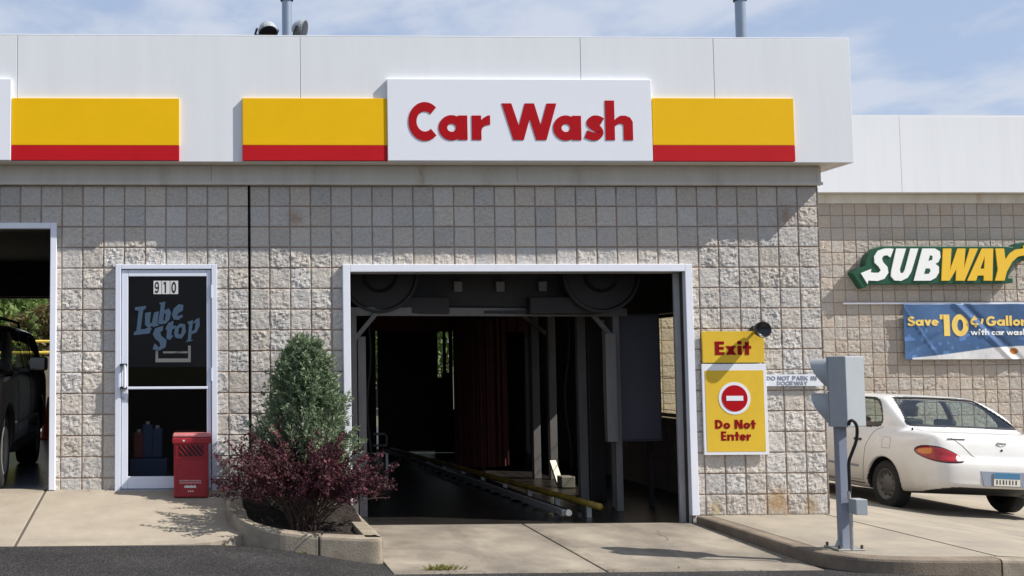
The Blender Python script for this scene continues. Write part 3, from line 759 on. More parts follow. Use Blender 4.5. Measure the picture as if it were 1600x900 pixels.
bld.part('frieze_lip', mb, M['beige_metal'], bevel=.003)
sx_ = U(657, 270, -.05)[0]
streak(M['beige_metal'], sx_ - 3.5, .045, (.33, .21, .09), .9, scale=(14, 1, 5))
for xs_ in (-1.9, -.4, 1.3, 2.2, 3.6): streak(M['beige_metal'], xs_, .06, (.32, .27, .20), .5, scale=(16, 1, 4))
# opening frames
mb = MB()
T = .072
mb.box(OPX0 - T, OPX0, -.05, .02, .03, OPZ + T); mb.box(OPX1, OPX1 + T, -.05, .02, .115, OPZ + T); mb.box(OPX0 + .001, OPX1 - .001, -.05, .02, OPZ, OPZ + T)
bld.part('wash_opening_frame', mb, M['white_trim'], bevel=.004)
mb = MB()
mb.box(OPX0 - .02, OPX0 - .001, .021, .26, .0, OPZ + .02); mb.box(OPX1 + .001, OPX1 + .03, .021, .27, .0, OPZ + .02); mb.box(OPX0, OPX1, .021, .26, OPZ + .001, OPZ + .03)
mb.box(OPX1 - .055, OPX1, .10, .13, .0, OPZ)
bld.part('wash_opening_jamb', mb, M['jamb'])
mb = MB()
mb.box(BAYX, BAYX + .06, -.05, .02, lz(0, 0), BAYZ + .055); mb.box(-3.7, BAYX - .001, -.05, .02, BAYZ, BAYZ + .055); mb.box(-3.7, -3.62, -.05, .02, lz(0, 0), BAYZ - .001)
bld.part('service_opening_frame', mb, M['white_trim'], bevel=.004)
bld.part('service_opening_jamb', MB().box(BAYX - .0, BAYX + .03, .021, .27, .38, BAYZ), M['jamb'])
# raised overhead door at the rear of the service bay
mb = MB()
for k in range(5): mb.box(-3.8, XbR, 9.2 , 9.24, Zb + .02 + k * .21, Zb + .22 + k * .21)
bld.part('overhead_door', mb, M['dark_steel'], bevel=.004)
# window glazing in the side wall (dirty)
M['dirty_glass'] = thin_glass('dirty_yellowed_glass', (.88, .84, .66), .6, .1)
mb = MB()
for (a, b, c_, e_) in ((2.1, 5.3, .92, .96), (2.1, 5.3, 2.18, 2.22), (2.1, 2.14, .96, 2.18), (5.26, 5.3, .96, 2.18), (3.68, 3.72, .96, 2.18)): mb.box(7.9, 7.95, a, b, c_, e_)
wf = bld.part('window', mb, M['dark_steel'])
bld.part('window_glass', MB().add([(7.92, 2.14, .96), (7.92, 3.68, .96), (7.92, 3.68, 2.18), (7.92, 2.14, 2.18)], [(0, 1, 2, 3)]), M['dirty_glass'], wf)

# glass door of the service shop
DY = -.02
mb = MB()
fx0, fx1, fz1 = DX0, DX1, DZ1
mb.box(fx0, fx0 + .055, -.055, .06, DZ0, fz1); mb.box(fx1 - .055, fx1, -.055, .06, DZ0, fz1); mb.box(fx0 + .056, fx1 - .056, -.055, .06, fz1 - .045, fz1)
door = bld.part('glass_door', mb, M['alu'], bevel=.004, label='white aluminium glass door with a blue word decal and house number')
lx0, lx1 = fx0 + .062, fx1 - .062
gx0, gx1 = U(200, 600, DY)[0], U(323, 600, DY)[0]
gz1, gz0 = U(260, 432, DY)[2], U(260, 744, DY)[2]
mb = MB()
lz0 = DZ0 + .02; lz1 = fz1 - .052
mb.box(lx0, gx0, DY - .02, DY + .025, lz0, lz1); mb.box(gx1, lx1, DY - .02, DY + .025, lz0, lz1)
mb.box(gx0 + .001, gx1 - .001, DY - .02, DY + .025, gz1, lz1); mb.box(gx0 + .001, gx1 - .001, DY - .02, DY + .025, lz0, gz0)
bld.part('door_leaf', mb, M['alu'], door, bevel=.004)
bld.part('door_glass', MB().add([(gx0 - .005, DY, gz0 - .005), (gx1 + .005, DY, gz0 - .005), (gx1 + .005, DY, gz1 + .005), (gx0 - .005, DY, gz1 + .005)], [(0, 1, 2, 3)]), M['glass'], door)
bld.part('threshold', MB().box(fx0, fx1, -.05, .08, DZ0 - .03, DZ0 + .012), M['alu_dark'], door)
zb_ = U(260, 606, DY - .05)[2]
bld.part('push_bar', MB().box(gx0 - .05, gx1 + .01, DY - .065, DY - .04, zb_ - .012, zb_ + .012), M['alu'], door, bevel=.004)
hx = U(195, 590, DY - .06)[0]
mb = MB(); zt_, zl_ = U(195, 570, DY - .06)[2], U(195, 606, DY - .06)[2]
mb.cyl((hx, DY - .07, zl_), (hx, DY - .07, zt_), .014)
bld.part('pull_handle', mb, M['alu'], door, smooth=False)
for zz_ in (zt_, zl_): bld.part('handle_bracket', MB().box(hx - .045, hx + .02, DY - .08, DY - .018, zz_ - .012, zz_ + .012), M['black'], door)
bld.part('lock', MB().cyl((hx - .02, DY - .03, U(192, 622, DY)[2]), (hx - .02, DY - .02, U(192, 622, DY)[2]), .016), M['alu_dark'], door)
for py in (456, 585): bld.part('hinge', MB().cyl((lx1 + .004, -.06, U(330, py + 10, 0)[2]), (lx1 + .004, -.06, U(330, py - 10, 0)[2]), .012), M['alu_dark'], door)
mb = MB(); za, zb2 = U(258, 459.5, DY)[2], U(258, 438.5, DY)[2]
x0 = U(240, 450, DY)[0]; hh = zb2 - za
for k in range(3): mb.box(x0 + k * hh * .62, x0 + k * hh * .62 + hh * .58, DY - .004, DY - .0015, za, zb2)
num = bld.part('number_plate', mb, M['paper'], door)
for k, ch in enumerate('910'):
    mb = MB(); word(mb, ch, x0 + k * hh * .62 + hh * (.09 if ch != '1' else .14), za + hh * .08, hh * .82, DY - .0042, .0012, w=.2, xs=.56)
    bld.part('digit', mb, M['black'], num)
# the two-word decal, traced from the door, on the glass
Zm = lambda a, b: (lambda p: (p[0], p[2]))(U(150 + a / 4.5, 400 + b / 4.5, DY - .003))
dec = {'L': [(275, 360), (352, 350), (347, 372), (332, 380), (314, 515), (345, 513), (372, 498), (392, 508), (375, 545), (265, 556), (268, 535), (284, 527), (300, 385), (272, 380)],
       'u': [(345, 400), (387, 393), (378, 466), (392, 474), (408, 398), (442, 388), (431, 476), (446, 486), (404, 500), (398, 492), (366, 502), (344, 484)],
       'b1': [(443, 330), (487, 320), (470, 480), (436, 476), (456, 346)], 'b2': [(474, 386), (512, 368), (528, 398), (518, 446), (492, 475), (462, 480), (466, 455), (484, 452), (492, 408), (474, 404)],
       'e': [(545, 372), (582, 338), (614, 344), (612, 382), (576, 404), (572, 424), (604, 412), (612, 424), (580, 449), (546, 446), (534, 414)],
       'S': [(472, 490), (416, 508), (400, 548), (414, 580), (446, 606), (452, 630), (440, 644), (412, 612), (398, 656), (448, 664), (490, 640), (496, 592), (458, 560), (452, 536), (470, 522)],
       't': [(510, 470), (546, 455), (541, 492), (562, 488), (556, 510), (536, 514), (530, 558), (546, 560), (520, 590), (494, 580), (500, 520), (488, 516), (494, 498)],
       'o1': [(560, 500), (592, 474), (596, 500), (582, 508), (578, 548), (586, 552), (584, 580), (558, 574), (548, 540)], 'o2': [(593, 474), (626, 480), (632, 536), (602, 580), (585, 580), (587, 552), (600, 545), (607, 504), (597, 500)],
       'p1': [(640, 465), (682, 450), (668, 588), (686, 594), (630, 606), (646, 588), (654, 482)], 'p2': [(684, 468), (702, 444), (727, 435), (730, 488), (706, 538), (672, 550), (676, 526), (694, 520), (702, 466), (684, 476)]}
mb = MB()
for k, poly in enumerate(dec.values()):
    mb.prism([Zm(a, b) for a, b in poly], DY - .0035 - .0003 * k, DY - .0012)
bld.part('word_decal', mb, M['decal'], door)
# notice frame taped inside the glass
mb = MB()
for (a, b, c_, e_) in ((243, 298, 560, 566), (243, 247, 540, 560), (294, 298, 540, 560)):
    p0, p1 = U(a, e_, .03), U(b, c_, .03); mb.box(p0[0], p1[0], .012, .018, p0[2], p1[2])
p0, p1 = U(255, 552, .03), U(293, 549, .03); mb.box(p0[0], p1[0], .012, .018, p0[2], p1[2])
bld.part('notice_holder', mb, M['paper'], door)
# small office behind the door
mb = MB(); mb.box(.72, 3.18, 2.6, 2.66, .4, 3.3)
bld.part('partition_wall', mb, M['inner_wall'])

# ================================================================== SHOP BUILDING (behind right)
SY = 7.0
shop = Thing('sandwich_shop_building', 'lower tan block shop wing set back on the right with plain white fascia', 'building', (14, SY, -.5))
srow = U(1400, 336.7, SY)[2]
SZ0 = U(1400, 300.5, SY - .26)[2]; SZ1 = U(1400, 181, SY - .26)[2]
u, z, d, c, q = block_grid(WR + .03, 21, -.75, srow + .2, srow, 9, .020, 57, base=(.465, .415, .36))
shop.part('block_wall', (np.stack([u, SY - d, z], 1), [tuple(t) for t in q]), M['block'], cols=c)
shop.part('inner_wall', MB().box(WR + .03, 21, SY + .04, SY + .3, -.7, 5.4), M['inner_wall'])
shop.part('side_wall', MB().box(20.8, 21, SY + .31, SY + 9, -.7, 5.3), M['inner_wall'])
shop.part('roof', MB().box(WR, 21, SY + .32, SY + 9, 4.6, 4.8), M['ceiling'])
mb = MB(); sx1 = U(1407, 240, SY - .26)[0]
sed = [WR + .26, sx1, sx1 + 3.05, sx1 + 6.1, 21.3]
for a, b in zip(sed[:-1], sed[1:]): mb.box(a + .002, b - .002, SY - .26, SY - .22, SZ0, SZ1)
shop.part('fascia', mb, M['white_panel'], bevel=.003)
shop.part('parapet_cap', MB().box(WR + .26, 21.3, SY - .259, SY + .2, SZ1 + .001, SZ1 + .016), M['white_panel'])
shop.part('soffit', MB().box(WR + .26, 21.3, SY - .218, SY + .03, SZ0 + .005, SZ0 + .02), M['soffit'])
zfr = U(1400, 317.5, SY - .05)[2]
shop.part('frieze_board', MB().box(WR + .05, 21.2, SY - .05, SY + .03, zfr, SZ0), M['beige_metal'])

# ================================================================== SIGNS ON THE FASCIA
def fascia_panel(px0, px1, label, x0=None):
    a = U(px0, 200, -E_ - .03)[0] if x0 is None else x0; b = U(px1, 200, -E_ - .03)[0]
    zt, zs_, zb_ = U((px0 + px1) / 2, 153.5, -E_ - .03)[2], U((px0 + px1) / 2, 227, -E_ - .03)[2], FZ0 + .006
    t = Thing('fascia_panel', label, 'sign panel', ((a + b) / 2, -E_, zb_), 'yellow and red panels along the fascia')
    t.part('yellow_band', MB().box(a, b, -E_ - .032, -E_ - .001, zs_ + .001, zt), M['yellow'], bevel=.003)
    t.part('red_band', MB().box(a, b, -E_ - .032, -E_ - .001, zb_, zs_ - .001), M['red'], bevel=.003)
fascia_panel(18, 280, 'yellow and red fascia panel left of the gap, above the glass door')
fascia_panel(379, 605, 'yellow and red fascia panel touching the left end of the red lettered white sign')
fascia_panel(1020, 1241, 'yellow and red fascia panel touching the right end of the red lettered white sign')
a, b = U(605.5, 190, -E_ - .05)[0], U(1019, 190, -E_ - .05)[0]
zt, zb_ = U(800, 123.5, -E_ - .05)[2], FZ0 + .004
cw = Thing('car_wash_sign', 'white fascia sign with red Car Wash lettering', 'sign', ((a + b) / 2, -E_, zb_))
cw.part('sign_panel', MB().box(a, b, -E_ - .045, -E_ - .001, zb_, zt), M['white_sign'], bevel=.004)
mb = MB()
YL = -E_ - .046
caph = U(800, 161.5, YL)[2] - U(800, 218.7, YL)[2]; zb_ = U(800, 218.7, YL)[2]
for ch, px, wd, nat in (('C', 638.3, 43.5, None), ('a', 685.3, 45, None), ('r', 737.2, 28.8, None), ('W', 784.5, 85.5, 1.53), ('a', 864.3, 43.8, None), ('s', 913, 31, None), ('h', 946, 42.8, None)):
    x0, x1 = U(px, 200, YL)[0], U(px + wd, 200, YL)[0]
    polys, adv = glyph(ch, .255)
    lo = min(p[0] for q in polys for p in q); hi = max(p[0] for q in polys for p in q)
    k = 0
    for p in polys:
        mb.prism([(x0 + (q[0] - lo) / (hi - lo) * (x1 - x0), zb_ + q[1] * caph) for q in p], YL - .0035 - .00002 * k, YL); k += 1
cw.part('lettering', mb, M['red_letter'])
b2 = U(17, 180, -E_ - .05)[0]
single('blank_fascia_sign', MB().box(-3.9, b2, -E_ - .045, -E_ - .001, FZ0 + .004, U(10, 123, -E_ - .045)[2]), M['white_sign'], 'plain white fascia sign cut off by the left edge of the picture', 'sign', bevel=.004)

# ================================================================== SIGNS ON THE PIER
SYF = -.05
def plate(px0, py0, px1, py1, y0, y1):
    p, q = U(px0, py1, y0), U(px1, py0, y0)
    return p[0], q[0], p[2], q[2]
x0, x1, z0, z1 = plate(1098.5, 517.5, 1193, 567, SYF, 0)
ex = Thing('exit_sign', 'yellow sign reading Exit in dark red beside the wash opening', 'sign', ((x0 + x1) / 2, SYF, z0))
ex.part('sign_panel', MB().box(x0, x1, SYF, SYF + .02, z0, z1), M['yellow_sign'], bevel=.002)
mb = MB()
def fit_word(mb, text, px0, px1, pyb, pyt, yf, depth, w, m_=None, warp=None):
    """text fitted between two pixels of the photo at its own plane"""
    xa, xb = U(px0, pyb, yf)[0], U(px1, pyb, yf)[0]; zb, zt = U(px0, pyb, yf)[2], U(px0, pyt, yf)[2]
    t = MB(); e = word(t, text, 0, 0, 1, 0, .001, w)
    e = max(p[0] for p in t.v); size = zt - zb
    word(mb, text, xa, zb, size, yf, depth, w, xs=(xb - xa) / (e * size), warp=warp)
fit_word(mb, 'Exit', 1117.5, 1174, 554.5, 533.5, SYF, .003, .26)
ex.part('lettering', mb, M['dark_red'])
x0, x1, z0, z1 = plate(1101, 568.5, 1197, 711, SYF, 0)
dn = Thing('do_not_enter_sign', 'white framed yellow sign with red no entry disc, reading Do Not Enter', 'sign', ((x0 + x1) / 2, SYF, z0))
dn.part('sign_panel', MB().box(x0, x1, SYF, SYF + .02, z0, z1), M['white_sign'], bevel=.002)
xa, xb, za, zb_ = plate(1105, 578.5, 1192.5, 706, SYF, 0)
dn.part('yellow_field', MB().box(xa, xb, SYF - .002, SYF - .0005, za, zb_), M['yellow_sign'])
cc = U(1147.5, 622.3, SYF); r1 = (U(1172.3, 622, SYF)[0] - U(1122.5, 622, SYF)[0]) / 2
dn.part('disc_rim', MB().prism(disc(cc[0], cc[2], r1, 40)[0], SYF - .0045, SYF - .0024), M['white_sign'])
dn.part('disc', MB().prism(disc(cc[0], cc[2], r1 * .81, 40)[0], SYF - .007, SYF - .005), M['red_letter'])
dn.part('bar', MB().box(cc[0] - r1 * .53, cc[0] + r1 * .53, SYF - .0095, SYF - .0075, cc[2] - r1 * .15, cc[2] + r1 * .15), M['white_sign'])
mb = MB(); fit_word(mb, 'Do Not', 1117.5, 1181, 670, 656, SYF - .002, .002, .26); dn.part('lettering', mb, M['dark_red'])
mb = MB(); fit_word(mb, 'Enter', 1127, 1173.5, 688.5, 674, SYF - .002, .002, .26); dn.part('lettering', mb, M['dark_red'])
x0, x1, z0, z1 = plate(1195.5, 585, 1286, 603.5, -.04, 0)
nt_ = Thing('doorway_notice', 'narrow white plate with small dark print about parking, behind the signal hoods', 'sign', ((x0 + x1) / 2, -.04, z0))
nt_.part('sign_panel', MB().box(x0, x1, -.04, -.03, z0, z1), M['white_sign'], bevel=.001)
mb = MB(); fit_word(mb, 'DO NOT PARK IN', 1198, 1276, 594.2, 588, -.0405, .0008, .22); fit_word(mb, 'DOORWAY', 1214, 1262, 602, 596, -.0405, .0008, .22)
M['grey_text'] = mat('faded_grey_print', (.22, .24, .31), .6)
nt_.part('lettering', mb, M['grey_text'])
# lamp over the exit sign
hc = U(1190, 515, -.16); wl = U(1184, 519, -.02)
lp = Thing('wall_lamp', 'small black round wall lamp over the corner of the exit sign', 'lamp', (hc[0], -.02, hc[2]))
mb = MB(); mb.cyl((hc[0], -.01, hc[2]), (hc[0], -.028, hc[2]), .045, n=20); mb.tube([(hc[0], -.02, hc[2]), (hc[0], -.09, hc[2])], .014)
lp.part('bracket', mb, M['lens_black'])
mb = MB(); mb.lathe([(.0, -.085), (.045, -.09), (.066, -.12), (.078, -.17), (.080, -.20), (.074, -.203), (.066, -.185), (.02, -.16), (0, -.16)], (hc[0], 0, hc[2]), 'y', 28)
lp.part('lamp_head', mb, M['lens_black'], smooth=True)

# ================================================================== SHOP SIGN AND BANNER
sgx = lambda a, b, Y: (lambda p: (p[0], p[2]))(U(1320 + a / 5.714, 370 + b / 5.714, Y))
SF = SY - .175
back = [(68, 322), (104, 290), (182, 262), (190, 205), (215, 150), (262, 108), (330, 84), (430, 82), (860, 84), (1430, 84), (1500, 92), (1535, 62), (1590, 48), (1640, 46), (1730, 120), (1640, 212), (1600, 205), (1545, 215), (1505, 245), (1470, 320), (1458, 366), (1502, 368), (1500, 412), (1440, 416), (210, 424), (190, 452), (160, 462)]
p0 = sgx(800, 250, SF)
ss = Thing('shop_sign', 'green backed sign of slanted white and yellow capitals with arrow ends on the shop wall', 'sign', (p0[0], SY, p0[1]))
mb = MB(); mb.prism([sgx(a, b, SF) for a, b in back], SF, SY - .022)
ss.part('sign_cabinet', mb, M['green_sign'], bevel=.006)
LW = {'S': [(432, 108), (400, 103), (350, 105), (290, 125), (258, 175), (262, 232), (298, 265), (318, 298), (300, 320), (262, 322), (228, 318), (232, 288), (140, 325), (200, 422), (206, 390), (290, 395), (350, 375), (385, 322), (377, 270), (340, 230), (327, 195), (342, 170), (375, 165), (404, 184)],
      'U': [(455, 105), (542, 105), (487, 290), (492, 322), (514, 325), (530, 300), (582, 105), (652, 105), (590, 312), (558, 365), (500, 394), (440, 390), (408, 352), (412, 300)],
      'B': [(688, 105), (800, 105), (845, 132), (850, 182), (832, 225), (804, 242), (836, 268), (836, 320), (808, 366), (760, 392), (612, 392)]}
LY = {'W1': [(872, 105), (948, 105), (930, 392), (858, 392)], 'W2': [(930, 392), (905, 392), (1000, 105), (1072, 105), (1072, 120), (985, 300)], 'W3': [(1000, 105), (1072, 105), (1052, 392), (986, 392)], 'W4': [(1030, 392), (1110, 105), (1184, 105), (1064, 392)],
      'A1': [(1218, 105), (1270, 105), (1166, 392), (1088, 392)], 'A2': [(1248, 105), (1320, 105), (1312, 392), (1235, 392)], 'A3': [(1190, 285), (1240, 285), (1240, 346), (1176, 346)],
      'Y1': [(1340, 105), (1416, 105), (1428, 210), (1440, 310), (1362, 300)], 'Y2': [(1362, 292), (1420, 215), (1465, 150), (1520, 114), (1590, 104), (1586, 78), (1696, 132), (1604, 190), (1592, 166), (1540, 178), (1490, 222), (1452, 292), (1440, 312), (1420, 392), (1336, 392)]}
def traced(names, d, m, nm):
    for k, (n_, poly) in enumerate(d.items()):
        if n_ not in names: continue
    mb = MB()
    for k, (n_, poly) in enumerate(d.items()): mb.prism([sgx(a, b, SF) for a, b in poly], SF - .014 - .0004 * k, SF - .0005)
    ss.part(nm, mb, m)
traced(LW, LW, M['sub_white'], 'white_lettering')
traced(LY, LY, M['sub_yellow'], 'yellow_lettering')
for cp in ([(757, 165), (778, 172), (776, 205), (742, 215)], [(718, 283), (752, 283), (760, 306), (744, 330), (704, 330)]):
    ss.part('letter_counter', MB().prism([sgx(a, b, SF) for a, b in cp], SF - .017, SF - .016), M['green_sign'])
# banner
BY = SY - .09
ba = U(1411, 475, BY); bb_ = U(1411, 562, BY); BX0 = ba[0]; BX1 = BX0 + 3.1; BZ1 = ba[2] ; BZ0 = bb_[2]
def wave(x, z):
    s, t = (x - BX0), (z - BZ0)
    y = .016 * math.exp(-((t - (.95 - 1.0 * (s - .95))) / .07) ** 2) * (1 if .8 < s < 1.95 else 0)
    y += -.018 * math.exp(-((t - (.80 - 1.0 * (s - .95))) / .06) ** 2) * (1 if .8 < s < 1.95 else 0)
    y += .012 * math.exp(-((t - (.08 + .55 * s)) / .05) ** 2) * max(0, 1 - abs(s - .3) / .5)
    y += -.010 * math.exp(-((t - (.85 - 1.5 * s)) / .05) ** 2) * max(0, 1 - abs(s - .25) / .4)
    y += .006 * math.sin(s * 7 + t * 4) + .004 * math.sin(s * 13 - t * 9)
    return y
nx_, nz2 = 420, 110
v, c = [], []
gx_ = np.linspace(BX0, BX1, nx_); gz_ = np.linspace(BZ0, BZ1, nz2)
NX, NZ = np.meshgrid(gx_, gz_, indexing='ij')
drop = vnoise(NX / .07, NZ / .07, 5); big = vnoise(NX / .5, NZ / .4, 6)
for i in range(nx_):
    for j in range(nz2):
        x, z = gx_[i], gz_[j]; s, t = x - BX0, z - BZ0
        sw = .02 + .17 * (s / 1.45) ** 1.25 if s < 1.45 else .19 + .03 * math.sin((s - 1.45) * 2)
        k = .72 + .5 * big[i, j]; dk = 1 + .8 * max(0, min(1, (drop[i, j] - .74) / .12)) * (1 if t < .5 else max(0, 1 - (t - .5) / .1))
        bl = (.055 * k * dk, .120 * k * dk, .255 * k * dk)
        m0 = max(0, min(1, (sw - t) / .012 + .5)) * (1 if s > .12 else 0)
        m1 = max(0, min(1, (.0055 - ((s - 1.80) ** 2 + ((t - .13) * 1.3) ** 2)) / .0015))
        cc_ = tuple(b_ * (1 - m0) + .70 * m0 for b_ in bl); cc_ = tuple(q_ * (1 - m1) + o_ * m1 for q_, o_ in zip(cc_, (.42, .15, .03)))
        v.append((x, BY + wave(x, z), z)); c.append((*cc_, 1))
f = [(i * nz2 + j, (i + 1) * nz2 + j, (i + 1) * nz2 + j + 1, i * nz2 + j + 1) for i in range(nx_ - 1) for j in range(nz2 - 1)]
bn_ = Thing('vinyl_banner', 'wrinkled blue vinyl banner with gold and white writing hung below the shop sign', 'banner', ((BX0 + BX1) / 2, BY, BZ0))
sheet = bn_.part('banner_sheet', (v, f), M['banner'], cols=c, smooth=True)
so_ = sheet.modifiers.new('solid', 'SOLIDIFY'); so_.thickness = .003
def fit_banner(text, px0, px1, pyb, pyt, w, m_, nm, mbx):
    fit_word(mbx, text, px0, px1, pyb, pyt, BY - .004, .002, w, warp=wave)
mb = MB()
fit_banner('Save', 1418.5, 1467, 509, 495, .24, None, None, mb); fit_banner('10', 1470, 1514.5, 525, 491.5, .25, None, None, mb)
fit_banner('¢', 1515.5, 1528, 511, 494, .22, None, None, mb); fit_banner('/', 1530.5, 1540.5, 509, 492, .2, None, None, mb); fit_banner('Gallon', 1541, 1607, 509, 494.5, .24, None, None, mb)
bn_.part('gold_lettering', mb, M['gold'])
for wd_, pa, pb in (('with', 1516.5, 1545), ('car', 1550, 1569), ('wash', 1573, 1606)):
    mb = MB(); fit_banner(wd_, pa, pb, 523.5, 514.5, .24, None, None, mb); bn_.part('white_lettering', mb, M['sub_white'])
mb = MB(); q0, q1 = U(1317, 475, SY - .04), U(1416, 475, SY - .04)
mb.box(q0[0], BX1 + .3, SY - .065, SY - .035, BZ1 + .0, BZ1 + .026)
single('banner_rail', mb, M['white_trim'], 'thin white rail along the top of the blue banner, running out to its left', 'rail')

# ================================================================== POLES AND FLOODLIGHTS ON THE ROOF
def roof_pole(pxb, pxt, label):
    y = 3.2; b = U(pxb, 55, y); r = (U(pxb + 8, 55, y)[0] - b[0]) * .98
    t = Thing('roof_pole', label, 'pole', (b[0], y, 3.62), 'tall metal poles rising behind the roof edge')
    t.part('pole', MB().cyl((b[0], y, 3.62), (b[0], y, 7.6), r, n=24), M['pole'], smooth=False)
    zc_ = U(pxt, 0, y)[2]
    t.part('collar', MB().cyl((b[0], y, zc_ - .012), (b[0], y, zc_ + .14), r * 1.28, n=24), M['dark_steel'])
    return t
roof_pole(448.5, 447, 'left tall grey metal pole, between the two floodlights on the roof')
roof_pole(1158, 1153, 'right tall grey metal pole, behind the roof above the right yellow panel')
def floodlight(px, py, rx, rz_, label):
    y = 1.0; p = U(px, py, y)
    t = Thing('floodlight', label, 'floodlight', (p[0], y, 4.55), 'floodlights on the roof edge')
    s = (U(px + 10, py, y) - U(px, py, y))[0] / 10
    mtx = Matrix.Translation(p) @ Matrix.Rotation(rz_, 4, 'Z') @ Matrix.Rotation(rx, 4, 'X') @ Matrix.Scale(.84, 4)
    mb = MB(); mb.lathe([(0, .10), (.05, .10), (.10, .05), (.125, -.02), (.125, -.06), (.0, -.06)], (0, 0, 0), 'y', 20).xform(mtx)
    t.part('lamp_housing', mb, M['post_light'], smooth=False)
    mb = MB(); mb.lathe([(.0, -.064), (.112, -.064), (.112, -.068), (0, -.072)], (0, 0, 0), 'y', 20).xform(mtx)
    t.part('lens', mb, M['lens_black'])
    mb = MB(); mb.bar((p[0], y, 3.62), (p[0], y, p[2] - .17), .05); mb.tube([Matrix(mtx) @ Vector(q) for q in [(-.14, 0, 0), (-.14, .02, -.12), (0, .03, -.17), (.14, .02, -.12), (.14, 0, 0)]], .014)
    t.part('bracket', mb, M['dark_steel'])
floodlight(418, 46, R(60), R(10), 'pale floodlight with crossed guard tilted up, left of the left roof pole')
floodlight(469, 45, R(12), R(68), 'dark floodlight turned sideways, right of the left roof pole')

# ================================================================== INSIDE THE WASH TUNNEL
def arch(name, label, yl, xl, yr, xr, beam_z, w_, mats, group='steel wash frames in the tunnel', braces=True, base=True):
    t = Thing(name, label, 'frame', ((xl + xr) / 2, (yl + yr) / 2, .012), group)
    for (x, y) in ((xl, yl), (xr, yr)):
        t.part('post', MB().bar((x, y, .012), (x, y, beam_z - .04), w_), mats, bevel=.004)
    t.part('beam', MB().bar((xl - .12, yl, beam_z), (xr + .12, yr, beam_z), .07, .09), mats, bevel=.004)
    if braces:
        t.part('brace', MB().bar((xl + .01, yl, beam_z - .30), (xl + .24, yl, beam_z - .03), .045), mats)
        t.part('brace', MB().bar((xr - .01, yr, beam_z - .30), (xr - .24, yr, beam_z - .03), .045), mats)
    return t
bz = U(700, 487, .85)[2]
a1 = arch('tunnel_gantry', 'front grey steel frame just inside the wash opening, with diagonal corner braces', .75, U(552, 600, .75)[0], 1.15, U(967, 740, 1.15)[0], bz, .07, M['grey_steel'])
a1.part('inner_post', MB().bar((U(565, 600, .85)[0], .85, .012), (U(565, 600, .85)[0], .85, U(565, 526, .85)[2]), .085), M['grey_steel'], bevel=.004)
ip = U(953, 600, 1.05)
a1.part('inner_post', MB().box(ip[0] - .055, ip[0] + .06, 1.0, 1.09, U(953, 690, 1.05)[2], U(953, 521, 1.05)[2]), M['grey_steel'], bevel=.004)
x2a, x2b = U(838, 700, 4.7)[0], U(864, 700, 4.45)[0]
a2 = Thing('tunnel_gantry', 'rear pair of slim steel posts under a beam, their feet lit by the side window', 'frame', (x2a, 4.6, .012), 'steel wash frames in the tunnel')
a2.part('post', MB().bar((x2a, 4.7, .012), (x2a, 4.7, 2.3), .10), M['grey_steel'], bevel=.004)
a2.part('post', MB().bar((x2b, 4.45, .012), (x2b, 4.45, 2.3), .10), M['grey_steel'], bevel=.004)
a2.part('beam', MB().bar((3.6, 4.6, 2.36), (7.2, 4.6, 2.36), .10), M['dark_steel'])
a2.part('brace', MB().bar((x2b, 4.6, 2.0), (x2b - .42, 4.6, 2.33), .05), M['grey_steel'])
x3 = U(911, 700, 2.1)[0]; x3r = U(947, 700, 2.0)[0]
a3 = Thing('wash_tower', 'dark steel tower column standing between the slim posts and the grey cabinet', 'column', ((x3 + x3r) / 2, 2.1, .012))
a3.part('column', MB().box(x3 + .05, x3r - .01, 2.0, 2.35, .012, 2.5), M['dark_steel'], bevel=.006)
a3.part('post', MB().box(x3 - .05, x3 + .046, 2.05, 2.15, .012, 2.4), M['grey_steel'], bevel=.004)
cb0, cb1 = U(966, 690, 1.25), U(1031, 490, 1.25)
cab = Thing('control_cabinet', 'large grey steel cabinet hung on the right inside the wash opening', 'cabinet', ((cb0[0] + cb1[0]) / 2, 1.4, cb0[2]))
cab.part('cabinet_body', MB().box(cb0[0], cb1[0], 1.27, 1.6, cb0[2], cb1[2]), M['cabinet'], bevel=.006)
cab.part('cabinet_door', MB().box(cb0[0] + .02, cb1[0] - .02, 1.25, 1.268, cb0[2] + .02, cb1[2] - .02), M['cabinet'], bevel=.006)
cab.part('stand', MB().bar((cb0[0] + .03, 1.45, .012), (cb0[0] + .03, 1.45, cb0[2]), .06), M['grey_steel'])
cab.part('stand', MB().bar((cb1[0] - .05, 1.5, .012), (cb1[0] - .05, 1.5, cb0[2]), .05), M['dark_steel'])
def blower(px, label, flip):
    y = .78; c_ = U(px, 428, y); r = .40
    t = Thing('blower', label, 'blower', (c_[0], y, c_[2] - r), 'dryer blowers above the wash opening')
    mb = MB(); mb.lathe([(.0, 0), (.16, 0), (.20, -.02), (r * .93, -.02), (r, .02), (r, .34), (0, .34)], (c_[0], y, c_[2]), 'y', 40)
    t.part('fan_housing', mb, M['dark_steel'], smooth=False)
    mb = MB(); mb.lathe([(r * .96, -.045), (r * 1.04, -.045), (r * 1.04, -.015), (r * .96, -.015), (r * .96, -.045)], (c_[0], y, c_[2]), 'y', 40)
    t.part('rim', mb, M['dark_steel'])
    mb = MB(); mb.lathe([(.0, -.022), (.15, -.022), (.15, -.024), (0, -.024)], (c_[0], y, c_[2]), 'y', 30)
    t.part('intake', mb, M['black'])
    s = -1 if flip else 1
    mb = MB(); mb.box(min(c_[0], c_[0] + s * .75), max(c_[0], c_[0] + s * .75), y + .03, y + .32, c_[2] - r - .02, c_[2] - r + .16)
    t.part('duct', mb, M['dark_steel'], bevel=.01)
blower(592, 'left dark round dryer blower under the header of the wash opening', False)
blower(938, 'right dark round dryer blower under the header of the wash opening', True)
y = .95
pz0, pz1 = U(760, 480, y)[2], U(760, 432, y)[2]
